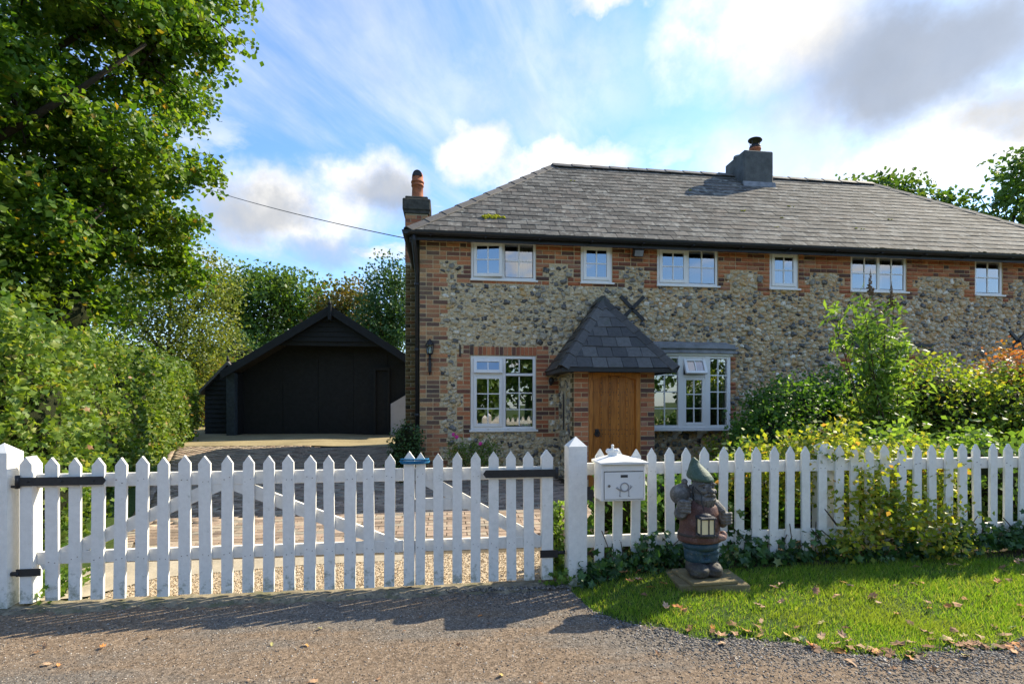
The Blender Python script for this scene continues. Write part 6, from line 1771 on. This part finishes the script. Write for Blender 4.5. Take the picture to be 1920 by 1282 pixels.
for (x, z) in ((0.07, 0.93), (0.12, 0.89), (0.5, 0.78)):
    fl2 = MB()
    for a in range(5): fl2.ball((x + .018 * math.cos(a * 1.256), 8.25, z + .018 * math.sin(a * 1.256)), (.018, .007, .018), 1)
    fl2.ball((x, 8.247, z), .012, 1); fl2.obj('flower', PINK, bedp)

# ivy along the foot of the fence
rg = np.random.default_rng(131); ivy = thing('ivy', (2.5, 3.9, 0.1), 'dark glossy ivy creeping along the foot of the picket fence', 'ivy')
n = 1300
X = np.concatenate([rg.uniform(1.05, 7.0, n), rg.normal(5.0, 0.7, 600), rg.normal(1.5, .3, 350), rg.normal(2.5, .2, 160)]); hh = np.abs(rg.normal(0, 0.09, len(X))) * (0.7 + 0.6 * np.sin(X * 4.7) ** 2) + np.where(X > 4.3, 0.06, 0)
X = np.clip(X, 1.0, 7.2); P = np.stack([X, 3.87 + rg.normal(0, 0.055, len(X)), gz(X, 3.9) + 0.015 + hh], -1)
leaves('foliage', P, rg.uniform(0.045, 0.085, len(P)), MT['ivy_leaf'], ivy, 132, shape='lobed', bias=(0, -.8, .5), spread=0.7)
m = MB()
for k in range(30):
    x = rg.uniform(1.05, 6.8); m.tube([(x, 3.86, 0.11), (x + rg.normal(0, .08), 3.9, 0.2), (x + rg.normal(0, .15), 3.915, rg.uniform(.25, .45))], 0.004, 4)
m.obj('stems', MT['twig'], ivy)
rg = np.random.default_rng(135); vine = thing('climbing_weed', (0.87, 4.08, 0.02), 'pale green weed growing beside the right-hand gate post', 'plant')
P = np.stack([rg.normal(0.87, 0.04, 420), rg.normal(4.1, 0.05, 420), rg.uniform(0.03, 0.62, 420)], -1)
P = np.concatenate([P, np.stack([rg.normal(0.86, 0.05, 60), rg.normal(3.88, 0.04, 60), rg.uniform(0.02, 0.14, 60)], -1)])
leaves('foliage', P, rg.uniform(0.03, 0.06, len(P)), MT['buddleia_leaf'], vine, 136, shape='lobed', bias=(0, -.6, .6))
m = MB()
for k in range(6): m.tube([(0.87, 4.1, 0), (0.87 + rg.normal(0, .03), 4.1, 0.3), (0.87 + rg.normal(0, .05), 4.1, 0.6)], 0.004, 4)
m.obj('stems', MT['twig'], vine)
rg = np.random.default_rng(137); P = np.stack([rg.uniform(-3.5, -2.75, 500), rg.normal(4.25, 0.12, 500), np.abs(rg.normal(0, .07, 500)) + 0.03], -1)
wd = thing('ground_weed', (-3.1, 4.25, 0.02), 'low green weeds at the foot of the left gate post', 'plant')
leaves('foliage', P, rg.uniform(0.035, 0.065, 500), MT['buddleia_leaf'], wd, 138, shape='lobed', bias=(0, -.4, .8))

# ------------------------------------------------------------------ fallen leaves
def fallen_mesh(seed):
    r_ = random.Random(seed); pts = [(0, 0, 0.012)]; n_ = 12; c1, c2 = r_.uniform(2, 9), r_.uniform(-4, 6)
    for k in range(n_):
        a = 2 * math.pi * k / n_; rr = (1.0 if k % 2 else 0.68) * (0.9 + 0.2 * r_.random())
        x, y = 0.036 * rr * math.cos(a), 0.022 * rr * math.sin(a); pts.append((x, y, 0.006 + c1 * y * y * 4 + c2 * x * x * 2 + r_.uniform(0, .004)))
    m = MB(); m.add(pts, [(0, k, k % n_ + 1) for k in range(1, n_ + 1)])
    m.tube([(-0.034, 0, pts[7][2]), (-0.05, 0.003, 0.006)], 0.001, 4)
    return m.mesh('fallen_leaf', MT['fallen'])


FM = [fallen_mesh(k) for k in range(5)]
rl = random.Random(12); cnt = {'lawn': 0, 'edge': 0, 'lane': 0}
LAB = {'lawn': ('curled brown fallen leaf lying on the lawn', 'fallen leaves on the lawn'), 'edge': ('brown fallen leaf lying where lawn meets gravel', 'fallen leaves along the lawn edge'), 'lane': ('small fallen leaf lying on the bare lane', 'fallen leaves on the lane')}
for k in range(200):
    if k < 75:
        x = rl.uniform(1.1, 5.0); y = float(edge(x)) + rl.uniform(0.15, 0.9); kind = 'lawn'
        if y > 3.8: continue
    elif k < 158:
        x = rl.triangular(1.3, 4.6, 2.4); y = float(edge(x)) + rl.gauss(0.03, 0.07); kind = 'edge'
    else:
        x = rl.uniform(-3.0, 3.2); y = rl.uniform(2.3, 3.6); kind = 'lane'
        if y > float(edge(x)) - 0.15: continue
    if 1.55 < x < 2.25 and 3.35 < y < 3.9: continue
    s_ = rl.uniform(0.75, 1.4) * (0.55 if kind == 'lane' else 0.9)
    o = inst('fallen_leaf', FM[rl.randrange(5)], (x, y, gzf(x, y) + (0.026 if kind == 'lawn' else 0.016)), (rl.gauss(0, .25), rl.gauss(0, .25), rl.uniform(0, 6.28)), (s_, s_ * rl.uniform(.8, 1.2), s_))
    tag(o, LAB[kind][0], 'leaf', LAB[kind][1])
